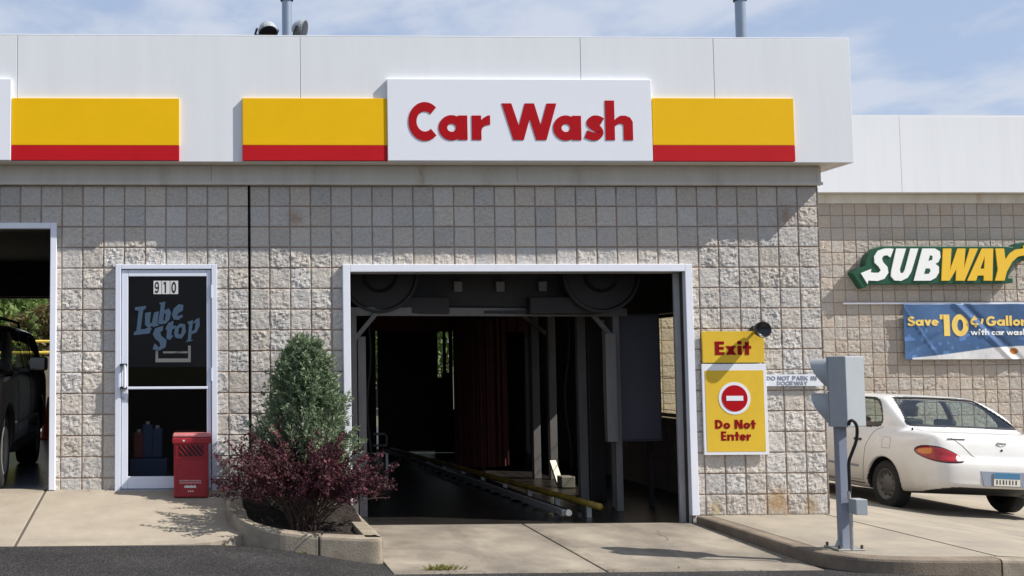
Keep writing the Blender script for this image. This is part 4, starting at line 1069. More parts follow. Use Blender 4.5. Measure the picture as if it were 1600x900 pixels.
pl = Thing('dryer_plenum', 'dark horizontal air plenum with three small nozzles, between the two dryer blowers', 'air duct', (5.0, y, pz0))
pl.part('duct', MB().box(U(640, 460, y)[0], U(890, 460, y)[0], y, y + .35, pz0, pz1 + .12), M['dark_steel'], bevel=.01)
for px in (715, 781, 847):
    p = U(px, 447, y - .02)
    t_ = pl.part('nozzle', MB().box(p[0] - .045, p[0] + .045, y - .05, y - .001, p[2] - .06, p[2] + .05), M['grey_steel'], bevel=.006)
pl.part('shelf', MB().box(U(600, 480, y)[0], U(940, 480, y)[0], y - .04, y + .3, pz0 - .07, pz0 - .04), M['dark_steel'])
# conveyor
def along(a, b, t): return tuple(a[i] + (b[i] - a[i]) * t for i in range(3))
c0, c1 = np.array([5.619, .36, .10]), np.array([5.12, 8.6, .10])
cv = Thing('conveyor', 'low steel conveyor track running back through the wash tunnel', 'conveyor', (5.5, .4, .012))
cv.part('rail', MB().bar(c0, c1, .05, .06), M['galv'], bevel=.004)
o2 = np.array([-.22, 0, 0]); 
cv.part('rail', MB().bar(c0 + np.array([.16, 0, -.03]), c1 + np.array([.16, 0, -.03]), .04, .05), M['dark_steel'], bevel=.004)
for k in range(22):
    p = along(c0, c1, (k + .5) / 22)
    cv.part('roller', MB().cyl((p[0] + .02, p[1], .06), (p[0] + .15, p[1], .06), .028, n=10), M['galv'])
e0 = c0 + np.array([.02, -.06, 0]); cv.part('end_bolt', MB().cyl((e0[0], e0[1], .11), (e0[0], e0[1] - .03, .11), .032, n=14), M['galv'])
g0, g1 = np.array([6.004, .405, .15]), np.array([5.166, 8.271, .15])
gd = Thing('guide_rail', 'worn yellow wheel guide rail beside the conveyor track', 'rail', (5.9, .5, .012))
gd.part('rail', MB().tube([along(g0, g1, t / 14) for t in range(15)], .034, 10), M['rail_yellow'], smooth=True)
for k in range(10):
    p = along(g0, g1, (k + .35) / 10); gd.part('foot', MB().bar((p[0], p[1], .012), (p[0], p[1], .13), .05), M['galv'])
# lit bracket and small pieces by the posts
b0 = U(868, 735, 3.7)
sb_ = Thing('steel_bracket', 'short bright sloping steel bracket catching sun beside the slim posts', 'bracket', (b0[0], 3.7, .012))
sb_.part('arm', MB().bar((U(863, 720, 3.75)[0], 3.75, U(863, 720, 3.75)[2]), (U(875, 757, 3.6)[0], 3.6, U(875, 757, 3.6)[2]), .09, .03), M['post_light'])
sb_.part('shoe', MB().box(U(876, 760, 3.4)[0], U(897, 760, 3.4)[0], 3.35, 3.55, .02, .16), M['galv'], bevel=.008)
h0 = U(597, 690, 5.5)
mb = MB(); hz0, hz1 = U(597, 696, 5.5)[2], U(597, 678, 5.5)[2]; xx0, xx1 = U(583, 690, 5.5)[0], U(604, 690, 5.5)[0]
mb.tube([(xx0, 5.5, hz1), (xx1 - .03, 5.5, hz1), (xx1, 5.5, hz1 - .03), (xx1, 5.5, max(hz0, .05)), (xx0, 5.5, max(hz0, .05))], .018)
mb.bar((xx1, 5.5, .012), (xx1, 5.5, .3), .036)
single('guard_hoop', mb, M['galv'], 'small bent grey pipe hoop at the far left of the tunnel, beyond the maroon shrub', 'guard')
# cloth curtains, brush and strip curtain
vx0, vx1 = U(578, 500, 5.2)[0], U(825, 500, 5.2)[0]
rcu = Thing('red_cloth_curtain', 'dark red cloth valance hanging across the tunnel under the beam', 'curtain', ((vx0 + vx1) / 2, 5.2, U(700, 516, 5.2)[2]))
n_ = 16
for k in range(n_):
    a, b = vx0 + (vx1 - vx0) * k / n_, vx0 + (vx1 - vx0) * (k + 1) / n_
    rcu.part('strip', MB().box(a + .003, b - .003, 5.2 + (k % 3) * .012, 5.208 + (k % 3) * .012, U(700, 517 + (k * 7 % 4), 5.2)[2], U(700, 488, 5.2)[2]), M['cloth_red'])
bx = U(752, 700, 5.0)
br_ = Thing('wash_brush', 'tall dark red vertical wash brush standing right of the curtain slits', 'brush', (bx[0], 5.0, .012))
mb = MB(); nb = 60; prof = []
br_.part('shaft', MB().cyl((bx[0], 5.0, .012), (bx[0], 5.0, 2.3), .05), M['dark_steel'])
for k in range(46):
    a_ = 2 * math.pi * k / 46; rr = .36 + .03 * math.sin(k * 2.7)
    mb.bar((bx[0] + .05 * math.cos(a_), 5.0 + .05 * math.sin(a_), 1.2), (bx[0] + rr * math.cos(a_), 5.0 + rr * math.sin(a_), 1.2), .04, 2.05)
br_.part('bristles', mb, M['cloth_red'])
sc_ = Thing('strip_curtain', 'black rubber strip curtain closing the far end of the tunnel with bright slits between strips', 'curtain', (5.5, 9.15, .3))
Yc = 9.15
slits = [(683.5, 692), (696.5, 701.5), (707, 711)]
cuts = sorted([U(p, 550, Yc)[0] for s_ in slits for p in s_] + [U(p, 550, Yc)[0] for p in (586.6, 590)])
xr_ = [XrL - .05] + cuts + [XrR + .05]
zlow = {0: .012}
strips = []
for a, b in zip(xr_[0::2], xr_[1::2]):
    n_ = max(1, round((b - a) / .24))
    strips += [(a + (b - a) * k / n_, a + (b - a) * (k + 1) / n_) for k in range(n_)]
xlo0, xlo1 = U(628, 700, Yc)[0], U(706, 700, Yc)[0]
for k, (a, b) in enumerate(strips):
    m_ = (a + b) / 2
    zl = U(660, 703, Yc)[2] if xlo0 < m_ < xlo1 else .02
    sc_.part('strip', MB().box(a - .004, b + .004, Yc + (k % 2) * .012, Yc + .006 + (k % 2) * .012, zl, Zs + .1), M['cloth_black'])
# lower closing strips behind the slits (they end lower than the slits)
for k, (a, b) in enumerate(slits):
    xa, xb = U(a, 620, Yc + .05)[0], U(b, 620, Yc + .05)[0]
    sc_.part('strip', MB().box(xa - .06, xb + .06, Yc + .05, Yc + .056, .02, U(690, (590, 582, 640)[k], Yc)[2]), M['cloth_black'])

# ================================================================== SERVICE BAY CONTENTS
cn = U(77, 679, 7.6)
cone = Thing('traffic_cone', 'orange traffic cone on the floor behind the dark car', 'cone', (cn[0], 7.6, .405))
cone.part('cone_body', MB().lathe([(.15, .43), (.14, .45), (.035, 1.08), (.0, 1.09)], (cn[0], 7.6, 0), 'z', 24), M['orange'], smooth=True)
cone.part('base', MB().box(cn[0] - .2, cn[0] + .2, 7.4, 7.8, .406, .432), M['orange'], bevel=.006)
bl0 = U(69, 600, 11.0)[0]
single('low_wall', MB().box(bl0, bl0 + 3, 11.0, 11.2, .05, U(75, 557, 11.0)[2]), M['concrete'], 'low pale wall outside the rear of the service bay', 'wall')
by = 12.5
mb = MB()
ba_ = Thing('pipe_barrier', 'yellow two rail pipe barrier behind the service bay', 'barrier', (0, by, .05))
for py in (533.5, 551): ba_.part('rail', MB().cyl((-6, by, U(60, py, by)[2]), (2.4, by, U(60, py, by)[2]), .028), M['barrier'])
for x in (-5, -2.4, U(86, 550, by)[0] + .1, 2.3): ba_.part('post', MB().cyl((x, by, .05), (x, by, U(60, 530, by)[2]), .03), M['barrier'])
# things on the office floor behind the glass door
for k, (px, m_, h_) in enumerate(((217, 'jug_red', .26), (231, 'jug_blue', .34), (246, 'jug_blue', .30))):
    p = U(px, 725, .55)
    t = Thing('oil_jug', ('red plastic jug on the blue stand behind the door glass', 'taller blue plastic jug in the middle of the stand behind the door glass', 'shorter blue plastic jug at the right of the stand behind the door glass')[k], 'jug', (p[0], .55, .66), 'jugs on the stand behind the glass door')
    t.part('jug_body', MB().box(p[0] - .055, p[0] + .055, .5, .6, .662, .66 + h_), M[m_], bevel=.015)
    t.part('cap', MB().cyl((p[0], .55, .66 + h_), (p[0], .55, .69 + h_), .022), M['paper'])
p = U(233, 735, .55)
single('jug_stand', MB().box(p[0] - .19, p[0] + .19, .45, .68, .405, .66), M['jug_blue'], 'low blue display stand on the floor behind the door glass', 'stand', bevel=.01)

# ================================================================== RED BIN BY THE DOOR
ya = -.23; zb_ = lz(2, ya - .13) + .012
q0, q1 = U(270.5, 768, ya - .13), U(327, 768, ya - .13); zt = U(300, 679, ya - .13)[2]
X0, X1 = q0[0], q1[0]; Y0, Y1 = ya - .13, ya + .14; H = zt - zb_
bin_ = Thing('red_bin', 'red plastic bin with lattice panel and sun faded lid in front of the glass door', 'bin', ((X0 + X1) / 2, ya, zb_))
mb = MB(); mb.box(X0 + .006, X1 - .006, Y0, Y1, zb_, zt - .05)
bin_.part('bin_body', mb, M['crate_red'], bevel=.008)
mb = MB(); mb.box(X0 - .008, X1 + .018, Y0 - .016, Y1 + .014, zt - .085, zt - .03)
bin_.part('rim', mb, M['crate_red'], bevel=.010)
bin_.part('lid', MB().box(X0 - .004, X1 + .022, Y0 - .012, Y1 + .012, zt - .028, zt + .004), M['crate_pink'], bevel=.012)
mb = MB(); la, lb = zt - .20, zt - .10
M['crate_dark'] = mat('dark_red_recess', (.035, .004, .006), .6)
bin_.part('recess', MB().box(X0 + .055, X1 - .055, Y0 - .003, Y0 - .0005, la, lb), M['crate_dark'])
for k in range(6):
    xs_ = X0 + .02 + k * .045
    a, b = max(X0 + .055, xs_), min(X1 - .055, xs_ + .085)
    if b - a < .03: continue
    za_ = lb - (a - xs_) / .085 * (lb - la); zb3 = lb - (b - xs_) / .085 * (lb - la)
    mb.bar((a, Y0 - .006, za_), (b, Y0 - .006, zb3), .017, .008)
bin_.part('lattice', mb, M['crate_red'])
mb = MB()
mb.box(X0 + .03, X0 + .038, Y0 - .008, Y0 - .0005, zb_ + .03, zt - .09); mb.box(X1 - .04, X1 - .032, Y0 - .008, Y0 - .0005, zb_ + .03, zt - .09); mb.box(X0 + .03, X1 - .03, Y0 - .008, Y0 - .0005, zt - .225, zt - .215)
bin_.part('rib', mb, M['crate_red'])
mb = MB(); rs = np.random.RandomState(3)
for row, zz in ((0, zb_ + .148), (1, zb_ + .128)):
    x_ = X0 + .06
    while x_ < X1 - .075:
        wd = .006 + .006 * rs.rand(); mb.box(x_, x_ + wd, Y0 - .0015, Y0 - .0004, zz, zz + .012); x_ += wd + .004
M['print_grey'] = mat('faded_print', (.50, .34, .34), .6)
bin_.part('small_print', mb, M['print_grey'])
mb = MB(); xc = (X0 + X1) / 2 - .01
for k in range(6): mb.prism(disc(xc - .045 + k * .018, zb_ + .098 + .004 * (k % 2), .011, 10)[0], Y0 - .0015 - .0002 * k, Y0 - .0004)
mb.prism([(xc - .055, zb_ + .088), (xc + .06, zb_ + .088), (xc + .055, zb_ + .096), (xc - .05, zb_ + .096)], Y0 - .0032, Y0 - .003)
mb.prism([(X0 + .085, zt - .048), (X0 + .115, zt - .048), (X0 + .10, zt - .068)], Y0 - .018, Y0 - .0165)
for k in range(3): mb.box(xc - .02 + k * .02, xc - .008 + k * .02, Y0 - .0015, Y0 - .0004, zb_ + .05, zb_ + .062)
bin_.part('white_mark', mb, M['paper'])

# ================================================================== SIGNAL ON ITS POST
px_ = U(1319.5, 855, -2.04)
sdir, ndir = Vector((-.862, -.507, 0)), Vector((-.507, .862, 0))      # across the housing, and the way its lamps face
cor = U(1322.5, 610, -2.18); HWD, HDP = .135, .075
ctr = Vector((cor[0], -2.18, 0)) - sdir * HWD + ndir * HDP
SM = Matrix(((sdir.x, ndir.x, 0, ctr.x), (sdir.y, ndir.y, 0, ctr.y), (0, 0, 1, 0), (0, 0, 0, 1)))
sz0, sz1 = U(1335, 667, -2.1)[2], U(1335, 556.5, -2.1)[2]
sig = Thing('exit_signal', 'grey two lamp traffic signal on a square post, its hoods facing left into the tunnel', 'traffic signal', (px_[0], -2.04, .114))
sig.part('housing', MB().box(-HWD, HWD, -HDP, HDP, sz0, sz1).xform(SM), M['post_light'], bevel=.008)
mid = (sz0 + sz1) / 2; hh = (sz1 - sz0)
M['signal_dark'] = mat('grey_signal_door', (.34, .37, .42), .5, var=.1)
for k, zc_ in enumerate((mid + hh * .25, mid - hh * .25)):
    rr = HWD * .86
    dr = sig.part('lamp_door', MB().box(-HWD + .002, HWD - .002, HDP + .001, HDP + .012, zc_ - hh * .245, zc_ + hh * .245).xform(SM), M['post_light'], bevel=.003)
    L_ = MB(); L_.lathe([(0, HDP + .018), (rr * .8, HDP + .016), (rr * .8, HDP + .0125), (0, HDP + .0125)], (0, 0, zc_), 'y', 24).xform(SM)
    sig.part('lens', L_, M['lamp_red'] if k == 0 else M['lens_black'], dr)
    vis = []; n = 30; fs = []
    for i in range(n + 1):
        a_ = R(-62 + 304 * i / n)           # open at the bottom
        cx_, cz_ = math.cos(a_), math.sin(a_)
        ln = .035 + .155 * (cz_ + .88) / 1.88
        for r_ in (rr, rr - .003):
            zz = zc_ - hh * .005 + min(r_ * cz_ * 1.08, hh * .235)
            vis += [tuple(SM @ Vector((r_ * cx_, HDP + .0125, zz))), tuple(SM @ Vector((r_ * cx_, HDP + .0125 + ln, zz)))]
    for i in range(n):
        o_ = i * 4; p_ = o_ + 4
        fs += [(o_, o_ + 1, p_ + 1, p_), (o_ + 2, p_ + 2, p_ + 3, o_ + 3), (o_ + 1, o_ + 3, p_ + 3, p_ + 1)]
    sig.part('visor', (vis, fs), M['post_light'], dr)
pw = .036
sig.part('post', MB().box(px_[0] - pw, px_[0] + pw, -2.04 - pw, -2.04 + pw, .125, sz0 + .002), M['post_grey'], bevel=.005)
sig.part('base_plate', MB().box(px_[0] - .11, px_[0] + .11, -2.15, -1.93, .114, .126), M['galv'], bevel=.003)
mb = MB(); mb.prism([(px_[0] - .08, .127), (px_[0] - pw - .001, .127), (px_[0] - pw - .001, .22)], -2.045, -2.035); mb.prism([(px_[0] + .08, .127), (px_[0] + pw + .001, .127), (px_[0] + pw + .001, .22)], -2.045, -2.035)
sig.part('gusset', mb, M['post_light'])
for dx, dy in ((-.09, -.09), (.09, -.09), (-.09, .09), (.09, .09)):
    sig.part('anchor_bolt', MB().cyl((px_[0] + dx, -2.04 + dy, .126), (px_[0] + dx, -2.04 + dy, .155), .011, n=8), M['bark'])
jx0, jx1 = U(1321, 790, -2.13)[0], U(1348, 790, -2.13)[0]; jz0, jz1 = U(1335, 803, -2.13)[2], U(1335, 779, -2.13)[2]
jb = sig.part('junction_box', MB().box(px_[0] + pw - .02, jx1, -2.20, -2.088, jz0, jz1), M['post_light'], bevel=.004)
cxx = U(1330.5, 830, -2.14)[0]
sig.part('conduit', MB().cyl((cxx, -2.14, .114), (cxx, -2.14, jz0), .014), M['galv'], jb)
sig.part('conduit', MB().cyl((cxx - .01, -2.14, jz1), (cxx - .01, -2.14, jz1 + .06), .014), M['galv'], jb)
cpts = [U(a, b, yy) for a, b, yy in ((1326, 664, -2.19), (1328, 658, -2.21), (1334, 658, -2.22), (1339, 668, -2.22), (1338, 688, -2.2), (1331, 708, -2.18), (1326.5, 722, -2.16), (1327, 745, -2.15), (1328, 770, -2.14))]
sig.part('cable', MB().tube(smoothpath([tuple(p) for p in cpts], 4), .013), M['black'], smooth=True)

# ================================================================== PLANTER
kpath = [(2.19, -.02), (2.19, -.5), (2.19, -1.0), (2.22, -1.25), (2.30, -1.46), (2.44, -1.62), (2.62, -1.715), (2.9, -1.775), (3.2, -1.83), (3.36, -1.86), (3.435, -1.84), (3.45, -1.76), (3.45, -1.2), (3.45, -.6), (3.45, -.02)]
def ktop(x, y):
    zf = float(np.interp(x, [2.19, 2.24, 2.30, 2.44, 2.62, 2.9, 3.2, 3.45], [.345, .338, .315, .272, .242, .214, .205, .205]))
    if x > 3.27: return .205
    zl_ = .345 + max(0, y + 1.2) * .11
    if x < 2.36 and y > -1.35:
        return zl_ if y > -1.2 else zl_ + (zf - zl_) * (-1.2 - y) / .15
    return zf
sp = smoothpath(kpath, 6)
jpx = 2.93                                              # joint in the kerb
left_ = [p for p in sp if p[0] < jpx - .012 and not p[0] > 3.3]
right_ = [p for p in sp if p[0] > jpx + .012]
left_ = left_ + [(jpx - .010, float(np.interp(jpx, [2.9, 3.2], [-1.775, -1.83])))]
right_ = [(jpx + .010, float(np.interp(jpx, [2.9, 3.2], [-1.775, -1.83])))] + right_
struct('planter_kerb', kerb_mesh(left_, .155, ktop, -.2, .03), M['kerb'])
struct('planter_kerb', kerb_mesh(right_, .155, ktop, -.2, .03), M['kerb'])
struct('joint_filler', MB().box(jpx - .02, jpx + .02, -1.765, -1.64, 0, .195), M['joint'])
# mulch inside the planter
gx2 = np.linspace(2.25, 3.40, 60); gy2 = np.linspace(-1.76, -.03, 80)
XX, YY = np.meshgrid(gx2, gy2, indexing='ij')
hz_ = vnoise(XX / .09, YY / .09, 71) * .035 + vnoise(XX / .03, YY / .03, 72) * .025
def soilz(x, y): return min(ktop(min(max(x, 2.20), 3.2), -1.8), .30) - .075 + max(0, y + 1.3) * .10
v = []
for i in range(60):
    for j in range(80):
        v.append((gx2[i], gy2[j], soilz(gx2[i], gy2[j]) + hz_[i, j]))
def inside(x, y): return y > float(np.interp(x, [2.25, 2.30, 2.44, 2.62, 2.9, 3.2, 3.45], [-1.2, -1.36, -1.52, -1.62, -1.68, -1.73, -1.76]))
f = [(i * 80 + j, (i + 1) * 80 + j, (i + 1) * 80 + j + 1, i * 80 + j + 1) for i in range(59) for j in range(79) if inside(gx2[i], gy2[j])]
struct('planter_soil', (v, f), M['soil'])

# ---- leaf clouds
class Leaves:
    def __init__(s): s.v = []; s.f = []; s.c = []
    def leaf(s, p, d, n, ln, wd, col):
        """diamond leaf from p along d"""
        b = len(s.v); q = d.cross(n)
        if q.length < 1e-6: q = Vector((1, 0, 0))
        q = q.normalized() * wd
        m = p + d * ln * .5
        s.v += [tuple(p), tuple(m + q + n * ln * .06), tuple(p + d * ln), tuple(m - q + n * ln * .06)]
        s.f.append((b, b + 1, b + 2, b + 3)); s.c += [(col, col, col, 1)] * 4
rng = random.Random(5)
def rv(): 
    while True:
        q = Vector((rng.uniform(-1, 1), rng.uniform(-1, 1), rng.uniform(-1, 1)))
        if .05 < q.length < 1: return q.normalized()

# blue-green conifer
cb = (2.93, -.58, soilz(2.9, -.6) + .02)
con = Thing('conifer_shrub', 'blue green cone shaped conifer shrub against the block wall', 'shrub', cb)
con.part('trunk', MB().tube([cb, (cb[0] + .01, cb[1], cb[2] + .6), (cb[0], cb[1], cb[2] + 1.4)], [.035, .025, .006], 8), M['bark'])
def con_rad(t):      # t 0 base..1 top
    return float(np.interp(t, [0, .12, .3, .45, .6, .75, .88, .96, 1], [.36, .42, .43, .39, .32, .23, .135, .065, .02]))
L1 = Leaves(); st_ = MB()
HC = 1.60
for k in range(1500):
    t = rng.random() ** (.85 if k % 4 else .5) * .97
    a_ = rng.uniform(0, 2 * math.pi); rr = con_rad(t) * (rng.random() ** .35)
    lump = .92 + .16 * math.sin(a_ * 3 + t * 9) * math.sin(a_ * 2 - t * 13 + 1)
    rr *= lump
    o = Vector((cb[0] + rr * math.cos(a_), cb[1] + rr * math.sin(a_) * .85, cb[2] + .06 + t * HC * .93))
    out = Vector((math.cos(a_), math.sin(a_), 0))
    d0 = (out * rng.uniform(.3, .9) + Vector((0, 0, 1)) * rng.uniform(.5, 1.1) + rv() * .25).normalized()
    ln = rng.uniform(.10, .20) * (1 if t < .85 else .8)
    tone = min(1, max(0, rng.gauss(.45, .2)))
    for j in range(rng.randint(22, 30)):
        s_ = rng.random()
        p = o + d0 * ln * s_
        dd = (d0 * .8 + rv() * .75).normalized()
        L1.leaf(p, dd, rv(), rng.uniform(.028, .060), rng.uniform(.005, .009), min(1, max(0, tone + rng.gauss(0, .18))))
for k in range(14):     # leader sprays at the top
    d0 = (Vector((rng.uniform(-.35, .35), rng.uniform(-.3, .3), 1))).normalized(); o = Vector((cb[0] + rng.uniform(-.04, .06), cb[1], cb[2] + HC * rng.uniform(.86, .96)))
    for j in range(26):
        L1.leaf(o + d0 * rng.random() * .13, (d0 + rv() * .6).normalized(), rv(), rng.uniform(.03, .05), .006, min(1, max(0, rng.gauss(.55, .2))))
con.part('foliage', (L1.v, L1.f), M['leaf_conifer'], cols=L1.c)

# maroon barberry
bb = (2.86, -1.20, soilz(2.9, -1.22) + .03)
bar_ = Thing('barberry_shrub', 'spreading maroon leaved shrub with arching twiggy stems in the kerbed planter', 'shrub', bb)
L2 = Leaves(); st_ = MB()
def stem(o, az_, lean, ln, r0, sub):
    pts = []; d = Vector((math.cos(az_) * math.sin(lean), math.sin(az_) * math.sin(lean), math.cos(lean)))
    p = Vector(o); seg = ln / 7
    for i in range(8):
        pts.append(p.copy())
        d = (d + Vector((math.cos(az_) * .13, math.sin(az_) * .13, -.05 * i * .5)) + rv() * .13).normalized()
        p = p + d * seg
    st_.tube(pts, [r0 * (1 - .1 * i) for i in range(8)], 5)
    tone0 = min(1, max(0, rng.gauss(.38, .2)))
    for i in range(3 if not sub else 1, 7):
        a, b_ = pts[i], pts[i + 1]
        for j in range(int(9 + 5 * i) if not sub else 12):
            q = a + (b_ - a) * rng.random() + rv() * rng.uniform(.0, .035)
            if q.z < bb[2] + .30 and rng.random() < .9: continue
            dd = ((b_ - a).normalized() * .5 + rv()).normalized()
            L2.leaf(q, dd, rv(), rng.uniform(.018, .038), rng.uniform(.006, .013), min(1, max(0, tone0 + rng.gauss(0, .22))))
        if not sub and i >= 2 and rng.random() < .85:
            stem(a, az_ + rng.uniform(-1.1, 1.1), lean + rng.uniform(-.4, .35), ln * rng.uniform(.25, .42), r0 * .5, True)
for k in range(70):
    az_ = rng.uniform(0, 2 * math.pi); lean = rng.uniform(.03, .50)
    ln = rng.uniform(.72, .98) * (1 - .06 * abs(math.sin(az_))) * (1 - .10 * max(0, math.cos(az_)))
    stem((bb[0] + rng.uniform(-.12, .12), bb[1] + rng.uniform(-.07, .07), bb[2] - .03), az_, lean, ln, .0075, False)
for az_, ln in ((math.pi + .1, .90), (math.pi - .3, .82), (.05, .80), (-.25, .74)):
    stem((bb[0], bb[1], bb[2]), az_, .72, ln, .007, False)
bar_.part('stems', st_, M['stem'])
bar_.part('leaves', (L2.v, L2.f), M['leaf_barberry'], cols=L2.c)

# fallen leaves and grass tufts
def tuft(p, n, h, sx, label):
    Lg = Leaves()
    for k in range(n):
        a_ = rng.uniform(0, 6.28); d = Vector((math.cos(a_) * .8, math.sin(a_) * .8, rng.uniform(.4, 1.2))).normalized()
        o = Vector(p) + Vector((rng.gauss(0, sx), rng.gauss(0, .015), 0))
        Lg.leaf(o, d, rv(), h * rng.uniform(.5, 1.1), .004, rng.random())
    single('grass_tuft', (Lg.v, Lg.f), M['grass'], label, 'grass', cols=Lg.c)
tuft(G(690, 891, .0), 150, .07, .07, 'dry yellow grass tuft in the seam between exit pad and asphalt')
tuft(G(475, 864, .07), 24, .035, .02, 'tiny yellow weed at the foot of the planter kerb joint')

# ================================================================== TREES BEHIND
def tree(name, p, h, r, trunk_h, n, m_, label, lsize, group='trees behind the building'):
    t = Thing(name, label, 'tree', p, group)
    mb = MB(); mb.tube([p, (p[0] + .1, p[1], p[2] + trunk_h), (p[0], p[1], p[2] + h * .8)], [.22, .16, .05], 8)
    cl = []
    for k in range(9):
        a_ = rng.uniform(0, 6.28); z = p[2] + trunk_h * .8 + rng.random() * (h - trunk_h) * .6
        e = (p[0] + r * .75 * math.cos(a_), p[1] + r * .75 * math.sin(a_), z + r * .5)
        mb.tube([(p[0], p[1], z), ((p[0] + e[0]) / 2, (p[1] + e[1]) / 2, z + r * .15), e], [.08, .05, .02], 6)
    t.part('trunk', mb, M['bark'])
    for k in range(46):
        q = rv() * (rng.random() ** .4)
        cl.append((p[0] + q.x * r, p[1] + q.y * r, p[2] + trunk_h + (h - trunk_h) * (.5 + .5 * q.z)))
    Lt = Leaves()
    for k in range(n):
        c_ = rng.choice(cl); q = Vector(c_) + rv() * (rng.random() ** .5) * r * .33
        tone = .25 + .4 * ((hash(c_) % 100) / 100)
        Lt.leaf(q, rv(), rv(), lsize * rng.uniform(.7, 1.3), lsize * .3, min(1, max(0, tone + rng.gauss(0, .2))))
    t.part('crown', (Lt.v, Lt.f), m_, cols=Lt.c)
def ground_at(px, Y): return U(px, 500, Y)[0]
tree('leafy_tree', (ground_at(10, 24), 24, 0), 5.0, 2.2, .5, 9000, M['leaf_tree'], 'broad green tree behind the service bay, at the left edge', .22)
tree('leafy_tree', (ground_at(84, 20), 20, 0), 3.3, 1.25, .2, 6000, M['leaf_bronze'], 'lower bronze tinted tree behind the yellow pipe barrier', .2)
tree('leafy_tree', (ground_at(-60, 27), 27, 0), 6.4, 2.8, .8, 7000, M['leaf_tree'], 'tall green tree behind the service bay, beyond the left edge of the photo', .22)
tree('leafy_tree', (ground_at(690, 27), 27, 0), 6.2, 2.9, .6, 6000, M['leaf_tree'], 'green tree glimpsed through the curtain slits of the tunnel', .25)
tree('leafy_tree', (ground_at(590, 30), 30, 0), 6.0, 2.6, .8, 4000, M['leaf_tree'], 'green tree behind the left part of the strip curtain', .25)

# ================================================================== CARS
def poly_sdf(A, B, poly):
    """signed distance of grid points to a closed polygon"""
    P = np.array(poly); Q = np.roll(P, -1, 0)
    d = np.full(A.shape, 1e9); ins = np.zeros(A.shape, bool)
    for (x0, y0), (x1, y1) in zip(P, Q):
        ex, ey = x1 - x0, y1 - y0; L = ex * ex + ey * ey + 1e-12
        t = np.clip(((A - x0) * ex + (B - y0) * ey) / L, 0, 1)
        d = np.minimum(d, (A - x0 - t * ex) ** 2 + (B - y0 - t * ey) ** 2)
        c = ((y0 > B) != (y1 > B)) & (A < ex * (B - y0) / (y1 - y0 + 1e-12) + x0)
        ins ^= c
    return np.where(ins, -1, 1) * np.sqrt(d)
def closed_smooth(pts, n=5): return smoothpath([pts[-1]] + list(pts) + [pts[0]], n)[n:-1]
def smax(a, b, k):
    h = np.clip(.5 + .5 * (a - b) / k, 0, 1); return b * (1 - h) + a * h + k * h * (1 - h)
def smin(a, b, k): return -smax(-a, -b, k)
def surface_nets(F, org, h):
    S = F < 0
    nx, ny, nz3 = F.shape
    acc = np.zeros((nx - 1, ny - 1, nz3 - 1, 3)); cnt = np.zeros((nx - 1, ny - 1, nz3 - 1))
    def shp(a, dx, dy, dz): return a[dx:nx - 1 + dx, dy:ny - 1 + dy, dz:nz3 - 1 + dz]
    for ax in range(3):
        for o1 in (0, 1):
            for o2 in (0, 1):
                o = [0, 0, 0]; oo = [i for i in range(3) if i != ax]; o[oo[0]] = o1; o[oo[1]] = o2
                e = list(o); e[ax] = 1
                a, b = shp(F, *o), shp(F, *e)
                cr = (a < 0) != (b < 0)
                t = np.where(cr, a / np.where(cr, a - b, 1), 0)
                cnt += cr
                for i in range(3):
                    acc[..., i] += np.where(cr, (o[i] + (t if i == ax else 0)), 0)
    act = cnt > 0
    idx = -np.ones(act.shape, int); idx[act] = np.arange(act.sum())
    ijk = np.argwhere(act)
    v = (ijk + acc[act] / cnt[act][:, None]) * h + np.array(org)
    faces = []
    for ax in range(3):
        a = [slice(0, n) for n in F.shape]; b = list(a); a[ax] = slice(0, F.shape[ax] - 1); b[ax] = slice(1, F.shape[ax])
        ch = S[tuple(a)] != S[tuple(b)]
        p = np.argwhere(ch)
        o1, o2 = [i for i in range(3) if i != ax]
        p = p[(p[:, o1] > 0) & (p[:, o2] > 0) & (p[:, o1] < F.shape[o1] - 1) & (p[:, o2] < F.shape[o2] - 1)]
        def cell(d1, d2):
            q = p.copy(); q[:, o1] -= d1; q[:, o2] -= d2; return idx[q[:, 0], q[:, 1], q[:, 2]]
        quad = np.stack([cell(1, 1), cell(0, 1), cell(0, 0), cell(1, 0)], 1)
        flip = S[p[:, 0], p[:, 1], p[:, 2]]
        if ax == 1: flip = ~flip
        quad[~flip] = quad[~flip][:, ::-1]
        faces.append(quad)
    return v, np.concatenate(faces)
def mirror(h):                       # half outline (x >= 0), bottom to top
    return list(h) + [(-x, z) for x, z in h[::-1] if abs(x) > 1e-6]
